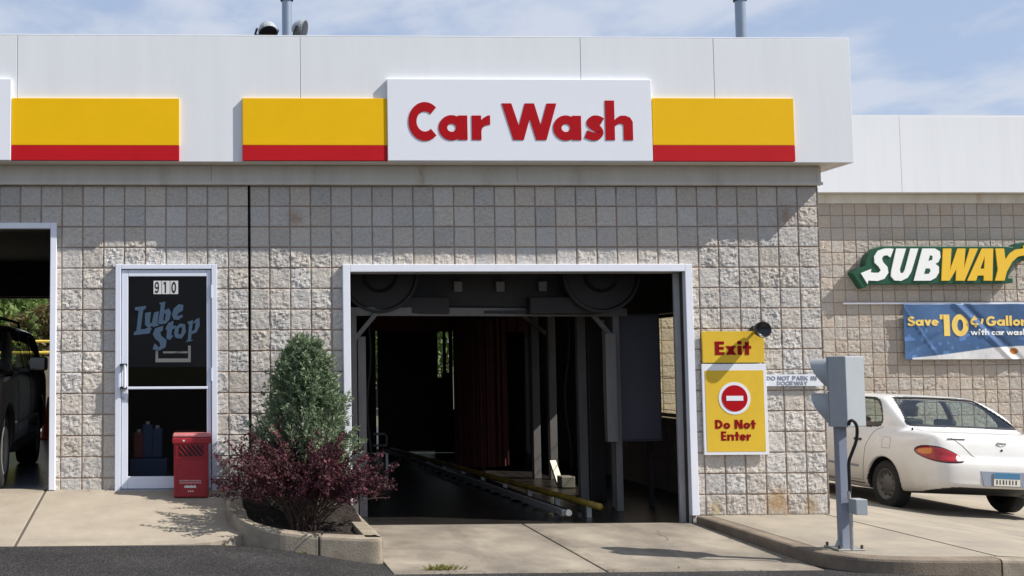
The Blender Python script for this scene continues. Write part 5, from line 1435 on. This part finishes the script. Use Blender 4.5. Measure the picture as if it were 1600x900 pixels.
def car(name, label, loc, rot, P, mats, h=.018):
    t = Thing(name, label, 'car', (0, 0, 0))
    gxs = np.arange(-P['W'] / 2 - .06, P['W'] / 2 + .06 + h, h); gys = np.arange(-.08, P['L'] + .08 + h, h); gzs = np.arange(.08, P['H'] + .08, h)
    A, B = np.meshgrid(gys, gzs, indexing='ij'); side = poly_sdf(A, B, closed_smooth(P['side'])); cab_side = poly_sdf(A, B, closed_smooth(P['cab_side']))
    A, B = np.meshgrid(gxs, gys, indexing='ij'); plan = poly_sdf(A, B, closed_smooth(mirror(P['plan']))); cab_plan = poly_sdf(A, B, closed_smooth(mirror(P['cab_plan'])))
    A, B = np.meshgrid(gxs, gzs, indexing='ij'); sec = poly_sdf(A, B, closed_smooth(mirror(P['sec']))); cab_sec = poly_sdf(A, B, closed_smooth(mirror(P['cab_sec'])))
    body = smax(smax(side[None], plan[:, :, None], .09), sec[:, None], .06)
    cab = smax(smax(cab_side[None], cab_plan[:, :, None], .10), cab_sec[:, None], .07)
    F = smin(body, cab, .05)
    X = gxs[:, None, None]; Y = gys[None, :, None]; Z = gzs[None, None, :]
    for ya_ in P['axles']:
        well = np.maximum(P['arch'] - np.sqrt((Y - ya_) ** 2 + (Z - P['wheel_r']) ** 2), 0 * X - (np.abs(X) - (P['W'] / 2 - .30)))
        F = smax(F, well * -1 * -1 if False else -np.maximum(np.sqrt((Y - ya_) ** 2 + (Z - P['wheel_r']) ** 2) - P['arch'], (P['W'] / 2 - .30) - np.abs(X)), .012)
    v, q = surface_nets(F, (gxs[0], gys[0], gzs[0]), h)
    fc = v[q].mean(1)
    nrm = np.cross(v[q[:, 2]] - v[q[:, 0]], v[q[:, 3]] - v[q[:, 1]]); nrm /= np.linalg.norm(nrm, axis=1)[:, None] + 1e-12
    # make sure normals point outwards
    top = fc[:, 2].argmax()
    if nrm[top, 2] < 0: q = q[:, ::-1]; nrm = -nrm
    vn = np.zeros_like(v)
    for i in range(4): np.add.at(vn, q[:, i], nrm)
    vn /= np.linalg.norm(vn, axis=1)[:, None] + 1e-12
    zone = np.zeros(len(q), int)         # 0 body, 1 trim, 2 glass
    cabin = fc[:, 2] > P['belt'] - .03
    for kind, poly in P['windows']:
        pl_ = closed_smooth(poly, 4)
        if kind == 'side': a, b = fc[:, 1], fc[:, 2]; ok = np.abs(nrm[:, 0]) > .55
        elif kind == 'rear': a, b = fc[:, 0], fc[:, 2]; ok = (nrm[:, 1] < -.25) & (fc[:, 1] < P['L'] / 2)
        else: a, b = fc[:, 0], fc[:, 2]; ok = (nrm[:, 1] > .2) & (fc[:, 1] > P['L'] / 2)
        d = poly_sdf(a, b, pl_)
        zone[ok & cabin & (d < .022) & (zone < 2)] = np.maximum(zone[ok & cabin & (d < .022) & (zone < 2)], 1)
        zone[ok & cabin & (d < 0)] = 2
    well_z = np.zeros(len(q), bool)
    for ya_ in P['axles']:
        rr = np.hypot(fc[:, 1] - ya_, fc[:, 2] - P['wheel_r'])
        well_z |= (rr < P['arch'] + .012) & (np.abs(fc[:, 0]) < P['W'] / 2 - .035)
    zone[(zone == 0) & well_z] = 3
    zone[(zone == 0) & (nrm[:, 2] < -.75) & (fc[:, 2] < .5)] = 3
    def sub(mask, off=0.):
        f = q[mask]; us, inv = np.unique(f, return_inverse=True)
        return (v + vn * off)[us], [tuple(r) for r in inv.reshape(f.shape)]
    body_o = t.part('body', sub(zone == 0), mats['paint'], smooth=True)
    t.part('window_trim', sub(zone == 1, .002), M['car_trim'], smooth=True)
    t.part('window_glass', sub(zone == 2, -.004), M['car_glass'], smooth=True)
    t.part('underbody', sub(zone == 3), M['black'], smooth=True)
    inn = sub((zone < 2) & (fc[:, 2] > .3), -.022); t.part('interior_lining', (inn[0], [f[::-1] for f in inn[1]]), M['interior'], smooth=True)
    bvh = BVHTree.FromPolygons([tuple(p) for p in v], [tuple(r) for r in q])
    def patch(nm, poly, proj, m_, off=.005, flt=None, parent=None):
        pl_ = closed_smooth(poly, 4)
        a, b = (fc[:, 0], fc[:, 2]) if proj == 'rear' else (fc[:, 1], fc[:, 2])
        d = poly_sdf(a, b, pl_)
        ok = (d < 0) & (zone == 0) & (flt(fc, nrm) if flt is not None else True)
        if ok.any(): return t.part(nm, sub(ok, off), m_, parent, smooth=True)
    def seam(nm, pts, proj, r=.003, m_=None, parent=body_o):
        P3 = []
        for i in range(len(pts) - 1):
            n = max(2, int(math.hypot(pts[i + 1][0] - pts[i][0], pts[i + 1][1] - pts[i][1]) / .03))
            for k in range(n + (i == len(pts) - 2)):
                a = pts[i][0] + (pts[i + 1][0] - pts[i][0]) * k / n; b = pts[i][1] + (pts[i + 1][1] - pts[i][1]) * k / n
                o_, d_ = {'rear': ((a, -2, b), (0, 1, 0)), 'left': ((-3, a, b), (1, 0, 0)), 'right': ((3, a, b), (-1, 0, 0)), 'top': ((a, b, 3), (0, 0, -1))}[proj]
                hit = bvh.ray_cast(Vector(o_), Vector(d_))
                if hit[0] is not None: P3.append(hit[0])
        if len(P3) > 1: return t.part(nm, MB().tube(P3, r, 6), m_ or M['car_trim'], parent)
    # wheels
    wr = P['wheel_r']; ww = P['wheel_w']
    for ya_ in P['axles']:
        for sgn in (-1, 1):
            xc = sgn * (P['W'] / 2 - .055 - ww / 2)
            tyre = MB(); hw = ww / 2
            tyre.lathe([(wr * .62, -hw * .92), (wr * .80, -hw), (wr * .95, -hw * .92), (wr, -hw * .70), (wr, hw * .70), (wr * .95, hw * .92), (wr * .80, hw), (wr * .62, hw * .92)], (xc, ya_, wr), 'x', 40)
            wh = t.part('wheel', tyre, M['rubber'], smooth=True)
            rim = MB(); s_ = sgn
            rim.lathe([(wr * .66, s_ * hw * .90), (wr * .62, s_ * hw * .98), (wr * .57, s_ * hw * .80), (wr * .50, s_ * hw * .55), (wr * .34, s_ * hw * .72), (wr * .16, s_ * hw * .80), (0, s_ * hw * .82)], (xc, ya_, wr), 'x', 40)
            t.part('rim', rim, mats['rim'], wh, smooth=True)
            hol = MB()
            for k in range(10):
                a_ = 2 * math.pi * k / 10; cy_, cz_ = ya_ + wr * .44 * math.cos(a_), wr + wr * .44 * math.sin(a_)
                hol.cyl((xc + s_ * hw * .60, cy_, cz_), (xc + s_ * hw * .70, cy_, cz_), wr * .055, n=8)
            t.part('rim_holes', hol, M['black'], wh)
    # seats
    st2 = MB()
    def seat(x, y, w_, zt, mbx, lean=.12):
        mbx.add([(x - w_ / 2, y, .45), (x + w_ / 2, y, .45), (x + w_ / 2, y + .12, .45), (x - w_ / 2, y + .12, .45), (x - w_ / 2 + .03, y - lean, zt), (x + w_ / 2 - .03, y - lean, zt), (x + w_ / 2 - .03, y - lean + .09, zt), (x - w_ / 2 + .03, y - lean + .09, zt)],
                [(0, 3, 2, 1), (4, 5, 6, 7), (0, 1, 5, 4), (1, 2, 6, 5), (2, 3, 7, 6), (3, 0, 4, 7)])
        return mbx
    for x in (-.36, .36):
        s0 = t.part('front_seat', seat(x, P['seat_y'][1], .48, P['belt'] + .10, MB()), M['interior'], bevel=.04)
        t.part('headrest', MB().box(x - .13, x + .13, P['seat_y'][1] - .12, P['seat_y'][1] - .03, P['belt'] + .12, P['belt'] + .27), M['interior'], s0, bevel=.03)
    rs_ = t.part('rear_seat', seat(0, P['seat_y'][0], 1.22, P['belt'] + .02, MB()), M['interior'], bevel=.04)
    for x in (-.34, .34): t.part('headrest', MB().box(x - .13, x + .13, P['seat_y'][0] - .12, P['seat_y'][0] - .02, P['belt'] + .03, P['belt'] + .12), M['interior'], rs_, bevel=.03)
    if P.get('shelf'):
        y0, y1, z = P['shelf']; t.part('parcel_shelf', MB().box(-.62, .62, y0, y1, z - .03, z), M['interior'])
    return t, patch, seam, bvh, (v, q, fc, nrm)

sedan = dict(L=4.45, W=1.70, H=1.40, wheel_r=.288, wheel_w=.165, axles=(1.0, 3.55), arch=.332, belt=.97, seat_y=(1.65, 2.45), shelf=(.85, 1.55, .95),
    side=[(.03, .36), (.0, .44), (-.01, .54), (.0, .63), (.035, .675), (.075, .70), (.085, .78), (.10, .88), (.135, .945), (.20, .965), (.45, .978), (.80, .985), (1.3, .97), (2.2, .95), (3.1, .93), (3.7, .86), (4.15, .76), (4.38, .64), (4.44, .5), (4.42, .3), (4.3, .2), (3.6, .18), (2.2, .19), (.9, .21), (.3, .27)],
    plan=[(0, -.012), (.35, -.008), (.55, .012), (.68, .06), (.765, .14), (.81, .26), (.835, .55), (.85, 1.1), (.85, 2.0), (.85, 3.0), (.84, 3.6), (.80, 4.0), (.70, 4.25), (.5, 4.40), (0, 4.45)],
    sec=[(0, .16), (.70, .17), (.79, .22), (.825, .33), (.845, .48), (.85, .60), (.842, .74), (.815, .86), (.765, .94), (.68, .985), (.4, 1.01), (0, 1.02)],
    cab_side=[(.55, .90), (.66, .985), (.80, 1.06), (1.05, 1.21), (1.32, 1.345), (1.50, 1.385), (1.9, 1.40), (2.35, 1.385), (2.65, 1.33), (2.95, 1.20), (3.25, 1.05), (3.42, .95), (3.3, .80), (.8, .80)],
    cab_plan=[(0, .58), (.50, .60), (.66, .68), (.74, .95), (.775, 1.4), (.785, 2.0), (.785, 2.7), (.755, 3.1), (.68, 3.36), (0, 3.44)],
    cab_sec=[(0, .70), (.80, .72), (.805, .90), (.775, 1.00), (.72, 1.13), (.645, 1.27), (.58, 1.345), (.46, 1.385), (.25, 1.40), (0, 1.403)],
    windows=[('rear', [(-.645, 1.045), (-.625, 1.09), (-.545, 1.25), (-.50, 1.315), (-.44, 1.335), (0, 1.345), (.44, 1.335), (.50, 1.315), (.545, 1.25), (.625, 1.09), (.645, 1.045), (.58, 1.03), (0, 1.035), (-.58, 1.03)]),
             ('side', [(1.18, 1.005), (1.16, 1.06), (1.22, 1.15), (1.36, 1.265), (1.52, 1.315), (1.72, 1.325), (1.92, 1.325), (1.98, 1.31), (1.99, 1.15), (1.985, 1.0), (1.95, .985), (1.5, .985), (1.25, .99)]),
             ('side', [(2.09, 1.0), (2.075, 1.15), (2.085, 1.30), (2.12, 1.325), (2.35, 1.32), (2.58, 1.28), (2.80, 1.17), (3.05, 1.03), (3.06, .99), (2.95, .985), (2.5, .985), (2.12, .985)]),
             ('front', [(-.64, 1.0), (-.55, 1.25), (-.48, 1.32), (0, 1.335), (.48, 1.32), (.55, 1.25), (.64, 1.0), (0, .985)])])
CX_, CY_, CZ_ = 11.07, 1.62, -.205
sd, patch, seam, bvh, geo = car('white_sedan', 'dusty white four door sedan parked nose to the shop wall, seen from behind', None, None, sedan, dict(paint=M['car_white'], rim=M['hubcap']), h=.0155)
rear_f = lambda fc, n: (fc[:, 1] < .42) & ((n[:, 1] < -.05) | (np.abs(n[:, 0]) > .5)) & (n[:, 2] < .8)
def lens_patch(nm, poly, side, m_, off, parent=None, n=6):
    """smooth lens: outline in a plane seen square to the rear corner, laid onto the body by rays"""
    d = Vector((.45 * side, .893, 0)); pq = Vector((.893, -.45 * side, 0))
    pl_ = np.array(closed_smooth(poly, 5)); c_ = pl_.mean(0)
    v, f = [], []; k = len(pl_)
    for r_ in range(n + 1):
        for a, b in (c_ + (pl_ - c_) * ((r_ + .001) / n)):
            o_ = pq * float(a) * side + Vector((0, 0, float(b))) - d * 3
            hit = bvh.ray_cast(o_, d)
            p = hit[0] if hit[0] is not None else Vector((0, 0, 0))
            e = off * (1 if r_ < n else 0) - (.003 if r_ == n else 0)
            v.append(tuple(p - d * e))
    for r_ in range(n):
        for i in range(k): f.append((r_ * k + i, r_ * k + (i + 1) % k, (r_ + 1) * k + (i + 1) % k, (r_ + 1) * k + i))
    return sd.part(nm, (v, f), m_, parent, smooth=True)
LAMP = [(-.92, .735), (-.905, .775), (-.85, .803), (-.76, .808), (-.64, .79), (-.52, .74), (-.435, .68), (-.43, .65), (-.50, .635), (-.66, .636), (-.80, .66), (-.89, .70)]
for side in (1, -1):
    grow = [(-.675 + (a + .675) * 1.06, .72 + (b - .72) * 1.18) for a, b in LAMP]
    bz_ = lens_patch('tail_lamp_bezel', grow, side, M['car_trim'], .004)
    ll = lens_patch('tail_lamp', LAMP, side, M['lamp_red'], .010)
    lens_patch('turn_lamp', [(-.895, .74), (-.88, .77), (-.82, .79), (-.755, .79), (-.745, .755), (-.76, .72), (-.82, .705), (-.875, .715)], side, M['lamp_amber'], .014, ll)
    lens_patch('reverse_lamp', [(-.52, .715), (-.47, .695), (-.45, .672), (-.455, .655), (-.51, .648), (-.525, .68)], side, M['lamp_white'], .014, ll)
seam('trunk_seam', [(-.64, .975), (-.60, .93), (-.46, .83), (-.35, .72), (-.30, .69), (.30, .69), (.35, .72), (.46, .83), (.60, .93), (.64, .975)], 'rear', .003)
seam('bumper_seam', [(-.84, .685), (-.6, .67), (.6, .67), (.84, .685)], 'rear', .0025)
seam('door_seam', [(1.10, .98), (1.22, .93), (1.36, .72), (1.40, .45), (1.42, .30), (2.02, .28), (2.03, .97)], 'left', .003)
seam('door_seam', [(2.03, .28), (2.95, .28), (3.05, .5), (3.05, .97)], 'left', .003)
seam('fuel_flap', [(.86, .73), (1.02, .73), (1.02, .86), (.86, .86), (.86, .73)], 'left', .0022)
seam('side_moulding', [(1.5, .47), (3.0, .47)], 'left', .016, M['post_grey'])
for sg in ('left', 'right'): seam('sill_line', [(1.4, .26), (3.15, .26)], sg, .008)
dh = bvh.ray_cast(Vector((-3, 1.52, .80)), Vector((1, 0, 0)))[0]
sd.part('door_handle', MB().box(dh.x - .018, dh.x + .01, 1.45, 1.60, .785, .815), M['car_trim'], bevel=.006)
# number plate in its recess
rp_ = [(-.28, .385), (.28, .385), (.30, .56), (-.30, .56)]
sd.part('plate_recess', MB().prism([(-.26, .385), (-.30, .555), (.30, .555), (.26, .385)], bvh.ray_cast(Vector((0, -2, .47)), Vector((0, 1, 0)))[0].y - .006, .06), M['post_grey'], bevel=.004)
hy = bvh.ray_cast(Vector((0, -2, .47)), Vector((0, 1, 0)))[0].y - .012
npl = sd.part('number_plate', MB().box(-.152, .152, hy - .004, hy, .395, .545), M['plate_cream'])
sd.part('plate_band', MB().box(-.150, .150, hy - .006, hy - .0042, .475, .543), M['plate_blue'], npl)
for k, wd_ in enumerate((.016, .014, .018, .012, .016, .013, .016)):
    x_ = -.125 + k * .037; sd.part('plate_mark', MB().box(x_, x_ + wd_, hy - .0055, hy - .0042, .412, .462), M['dark_text'], npl)
hb = bvh.ray_cast(Vector((0, -2, .865)), Vector((0, 1, 0)))[0]
mb = MB(); mb.lathe([(.036, 0), (.046, -.005), (.036, -.010), (.028, -.005), (.036, 0)], (0, 0, 0), 'y', 24)
mb.bar((-.014, -.006, -.03), (-.005, -.006, .03), .006); mb.bar((.006, -.006, -.03), (.014, -.006, .03), .006); mb.bar((-.012, -.006, 0), (.012, -.006, .004), .006)
mb.v = [(x * 1.25 + 0, y + hb.y - .002, z * .62 + .865) for x, y, z in mb.v]
sd.part('badge', mb, M['galv'])
hk = bvh.ray_cast(Vector((0, -2, .79)), Vector((0, 1, 0)))[0]
sd.part('trunk_lock', MB().cyl((0, hk.y + .005, .79), (0, hk.y - .006, .79), .013, n=12), M['black'])
hl = bvh.ray_cast(Vector((-.50, -2, .885)), Vector((0, 1, 0)))[0]
sd.part('model_badge', MB().box(-.62, -.42, hl.y - .004, hl.y + .01, .893, .905), M['hubcap'])
mb = MB(); mb.tube([(-.66, .78, .95), (-.66, .78, 1.0)], .010)
an = bvh.ray_cast(Vector((-.70, .62, 3)), Vector((0, 0, -1)))[0]
sd.part('aerial_base', MB().cyl((-.70, .62, an.z - .01), (-.70, .62, an.z + .03), .014, .008, n=10), M['black'])
sd.part('exhaust', MB().cyl((.42, .02, .27), (.42, .4, .27), .025, n=12), M['galv'])
sd.e.location = (CX_, CY_, CZ_); sd.e.rotation_euler = (R(0), R(2.6), R(.4))

suv = dict(L=4.9, W=1.92, H=1.80, wheel_r=.37, wheel_w=.25, axles=(.95, 3.85), arch=.44, belt=1.12, seat_y=(1.75, 2.75), shelf=None,
    side=[(.05, .45), (.0, .6), (0, .8), (.05, 1.0), (.08, 1.15), (.3, 1.20), (1.5, 1.18), (3.0, 1.16), (3.9, 1.12), (4.6, 1.05), (4.83, .92), (4.88, .7), (4.86, .5), (4.7, .36), (3.5, .32), (1.5, .32), (.4, .38)],
    plan=[(0, -.005), (.6, 0), (.82, .05), (.91, .16), (.945, .4), (.96, 1.2), (.96, 2.5), (.96, 3.8), (.93, 4.4), (.82, 4.75), (.6, 4.86), (0, 4.9)],
    sec=[(0, .28), (.80, .29), (.90, .34), (.935, .5), (.955, .70), (.96, .90), (.94, 1.05), (.88, 1.14), (.7, 1.19), (0, 1.2)],
    cab_side=[(.10, 1.0), (.12, 1.2), (.22, 1.46), (.36, 1.60), (.6, 1.66), (1.4, 1.69), (2.2, 1.68), (2.75, 1.62), (3.1, 1.44), (3.5, 1.22), (3.6, 1.1), (3.4, .95), (.4, .95)],
    cab_plan=[(0, .08), (.70, .09), (.84, .18), (.89, .5), (.90, 1.5), (.90, 2.6), (.87, 3.2), (.78, 3.5), (0, 3.62)],
    cab_sec=[(0, .9), (.92, .92), (.925, 1.1), (.88, 1.25), (.82, 1.46), (.76, 1.60), (.62, 1.67), (.3, 1.69), (0, 1.695)],
    windows=[('side', [(.42, 1.20), (.46, 1.42), (.58, 1.52), (1.15, 1.54), (1.2, 1.4), (1.2, 1.18), (.8, 1.17)]), ('side', [(1.30, 1.18), (1.29, 1.4), (1.32, 1.54), (2.0, 1.545), (2.06, 1.4), (2.06, 1.17), (1.7, 1.17)]),
             ('side', [(2.16, 1.17), (2.15, 1.4), (2.18, 1.545), (2.55, 1.52), (2.85, 1.42), (3.12, 1.25), (3.12, 1.17), (2.6, 1.165)]),
             ('front', [(-.76, 1.22), (-.66, 1.52), (-.5, 1.58), (0, 1.59), (.5, 1.58), (.66, 1.52), (.76, 1.22), (0, 1.2)]), ('rear', [(-.72, 1.18), (-.64, 1.50), (0, 1.53), (.64, 1.50), (.72, 1.18), (0, 1.16)])])
sv, patch2, seam2, bvh2, _ = car('black_suv', 'shiny black sport utility car in the service bay, cut off by the left edge', None, None, suv, dict(paint=M['car_black'], rim=M['galv']), h=.022)
mr_ = MB()
mir = sv.part('side_mirror', MB().box(-1.20, -.99, 2.72, 2.84, 1.14, 1.29), M['car_black'], bevel=.03)
sv.part('mirror_arm', MB().box(-1.0, -.86, 2.74, 2.82, 1.13, 1.17), M['black'], mir)
for sg in ('left', 'right'):
    seam2('door_seam', [(1.25, 1.15), (1.25, .45), (2.10, .42), (2.11, 1.15)], sg, .004); seam2('door_seam', [(2.11, .42), (3.15, .42), (3.2, 1.15)], sg, .004)
    seam2('side_moulding', [(1.35, .62), (3.35, .62)], sg, .016, M['galv'])
    seam2('running_board', [(1.35, .36), (3.4, .36)], sg, .05, M['black'])
for x in (-.62, .62): sv.part('roof_rail', MB().tube([(x, .6, 1.67), (x, .7, 1.73), (x, 2.3, 1.73), (x, 2.5, 1.66)], .018), M['black'])
sv.e.rotation_euler = (0, 0, math.pi + R(2.2)); sv.e.location = (-1.00, 3.98, .405)

# ================================================================== HOSES AND LITTER
def hose(px, y, z0, z1, sway, label, m_):
    x = U(px, 500, y)[0]
    pts = [(x + sway * math.sin(k * .9), y + .02 * math.cos(k * 1.3), z1 + (z0 - z1) * k / 9) for k in range(10)]
    single('hose', MB().tube(smoothpath(pts, 3), .014), m_, label, 'hose', 'hoses hanging in the wash tunnel', smooth=True)
hose(884, 2.6, .30, 2.35, .03, 'black hose hanging between the slim posts and the tower column', M['rubber'])
hose(575, 1.3, .4, 2.1, .02, 'black hose hanging beside the left post of the front gantry', M['rubber'])
Ll = Leaves()
for k in range(150):
    q = rng.random()
    if q < .4: x, y = rng.uniform(3.5, 6.7), -2.32 + abs(rng.gauss(0, .05)); z = pz(x, y) + .004
    elif q < .65: x, y = 6.78 - abs(rng.gauss(0, .05)), rng.uniform(-2.2, -.1); z = pz(x, y) + .004
    elif q < .85: x, y = rng.uniform(.7, 2.1), -abs(rng.gauss(.03, .06)) - .03; z = lz(x, y) + .004
    else: x, y = rng.uniform(7.0, 8.0), -abs(rng.gauss(.03, .05)) - .03; z = .118
    d = Vector((rng.uniform(-1, 1), rng.uniform(-1, 1), .1)).normalized()
    Ll.leaf(Vector((x, y, z)), d, Vector((0, 0, 1)), rng.uniform(.012, .032), rng.uniform(.005, .010), rng.random())
M['litter'] = leafmat('dry_leaf_litter', (.09, .06, .035), (.26, .19, .10), tr=.1)
struct('leaf_litter', (Ll.v, Ll.f), M['litter'], 'stuff', cols=Ll.c)
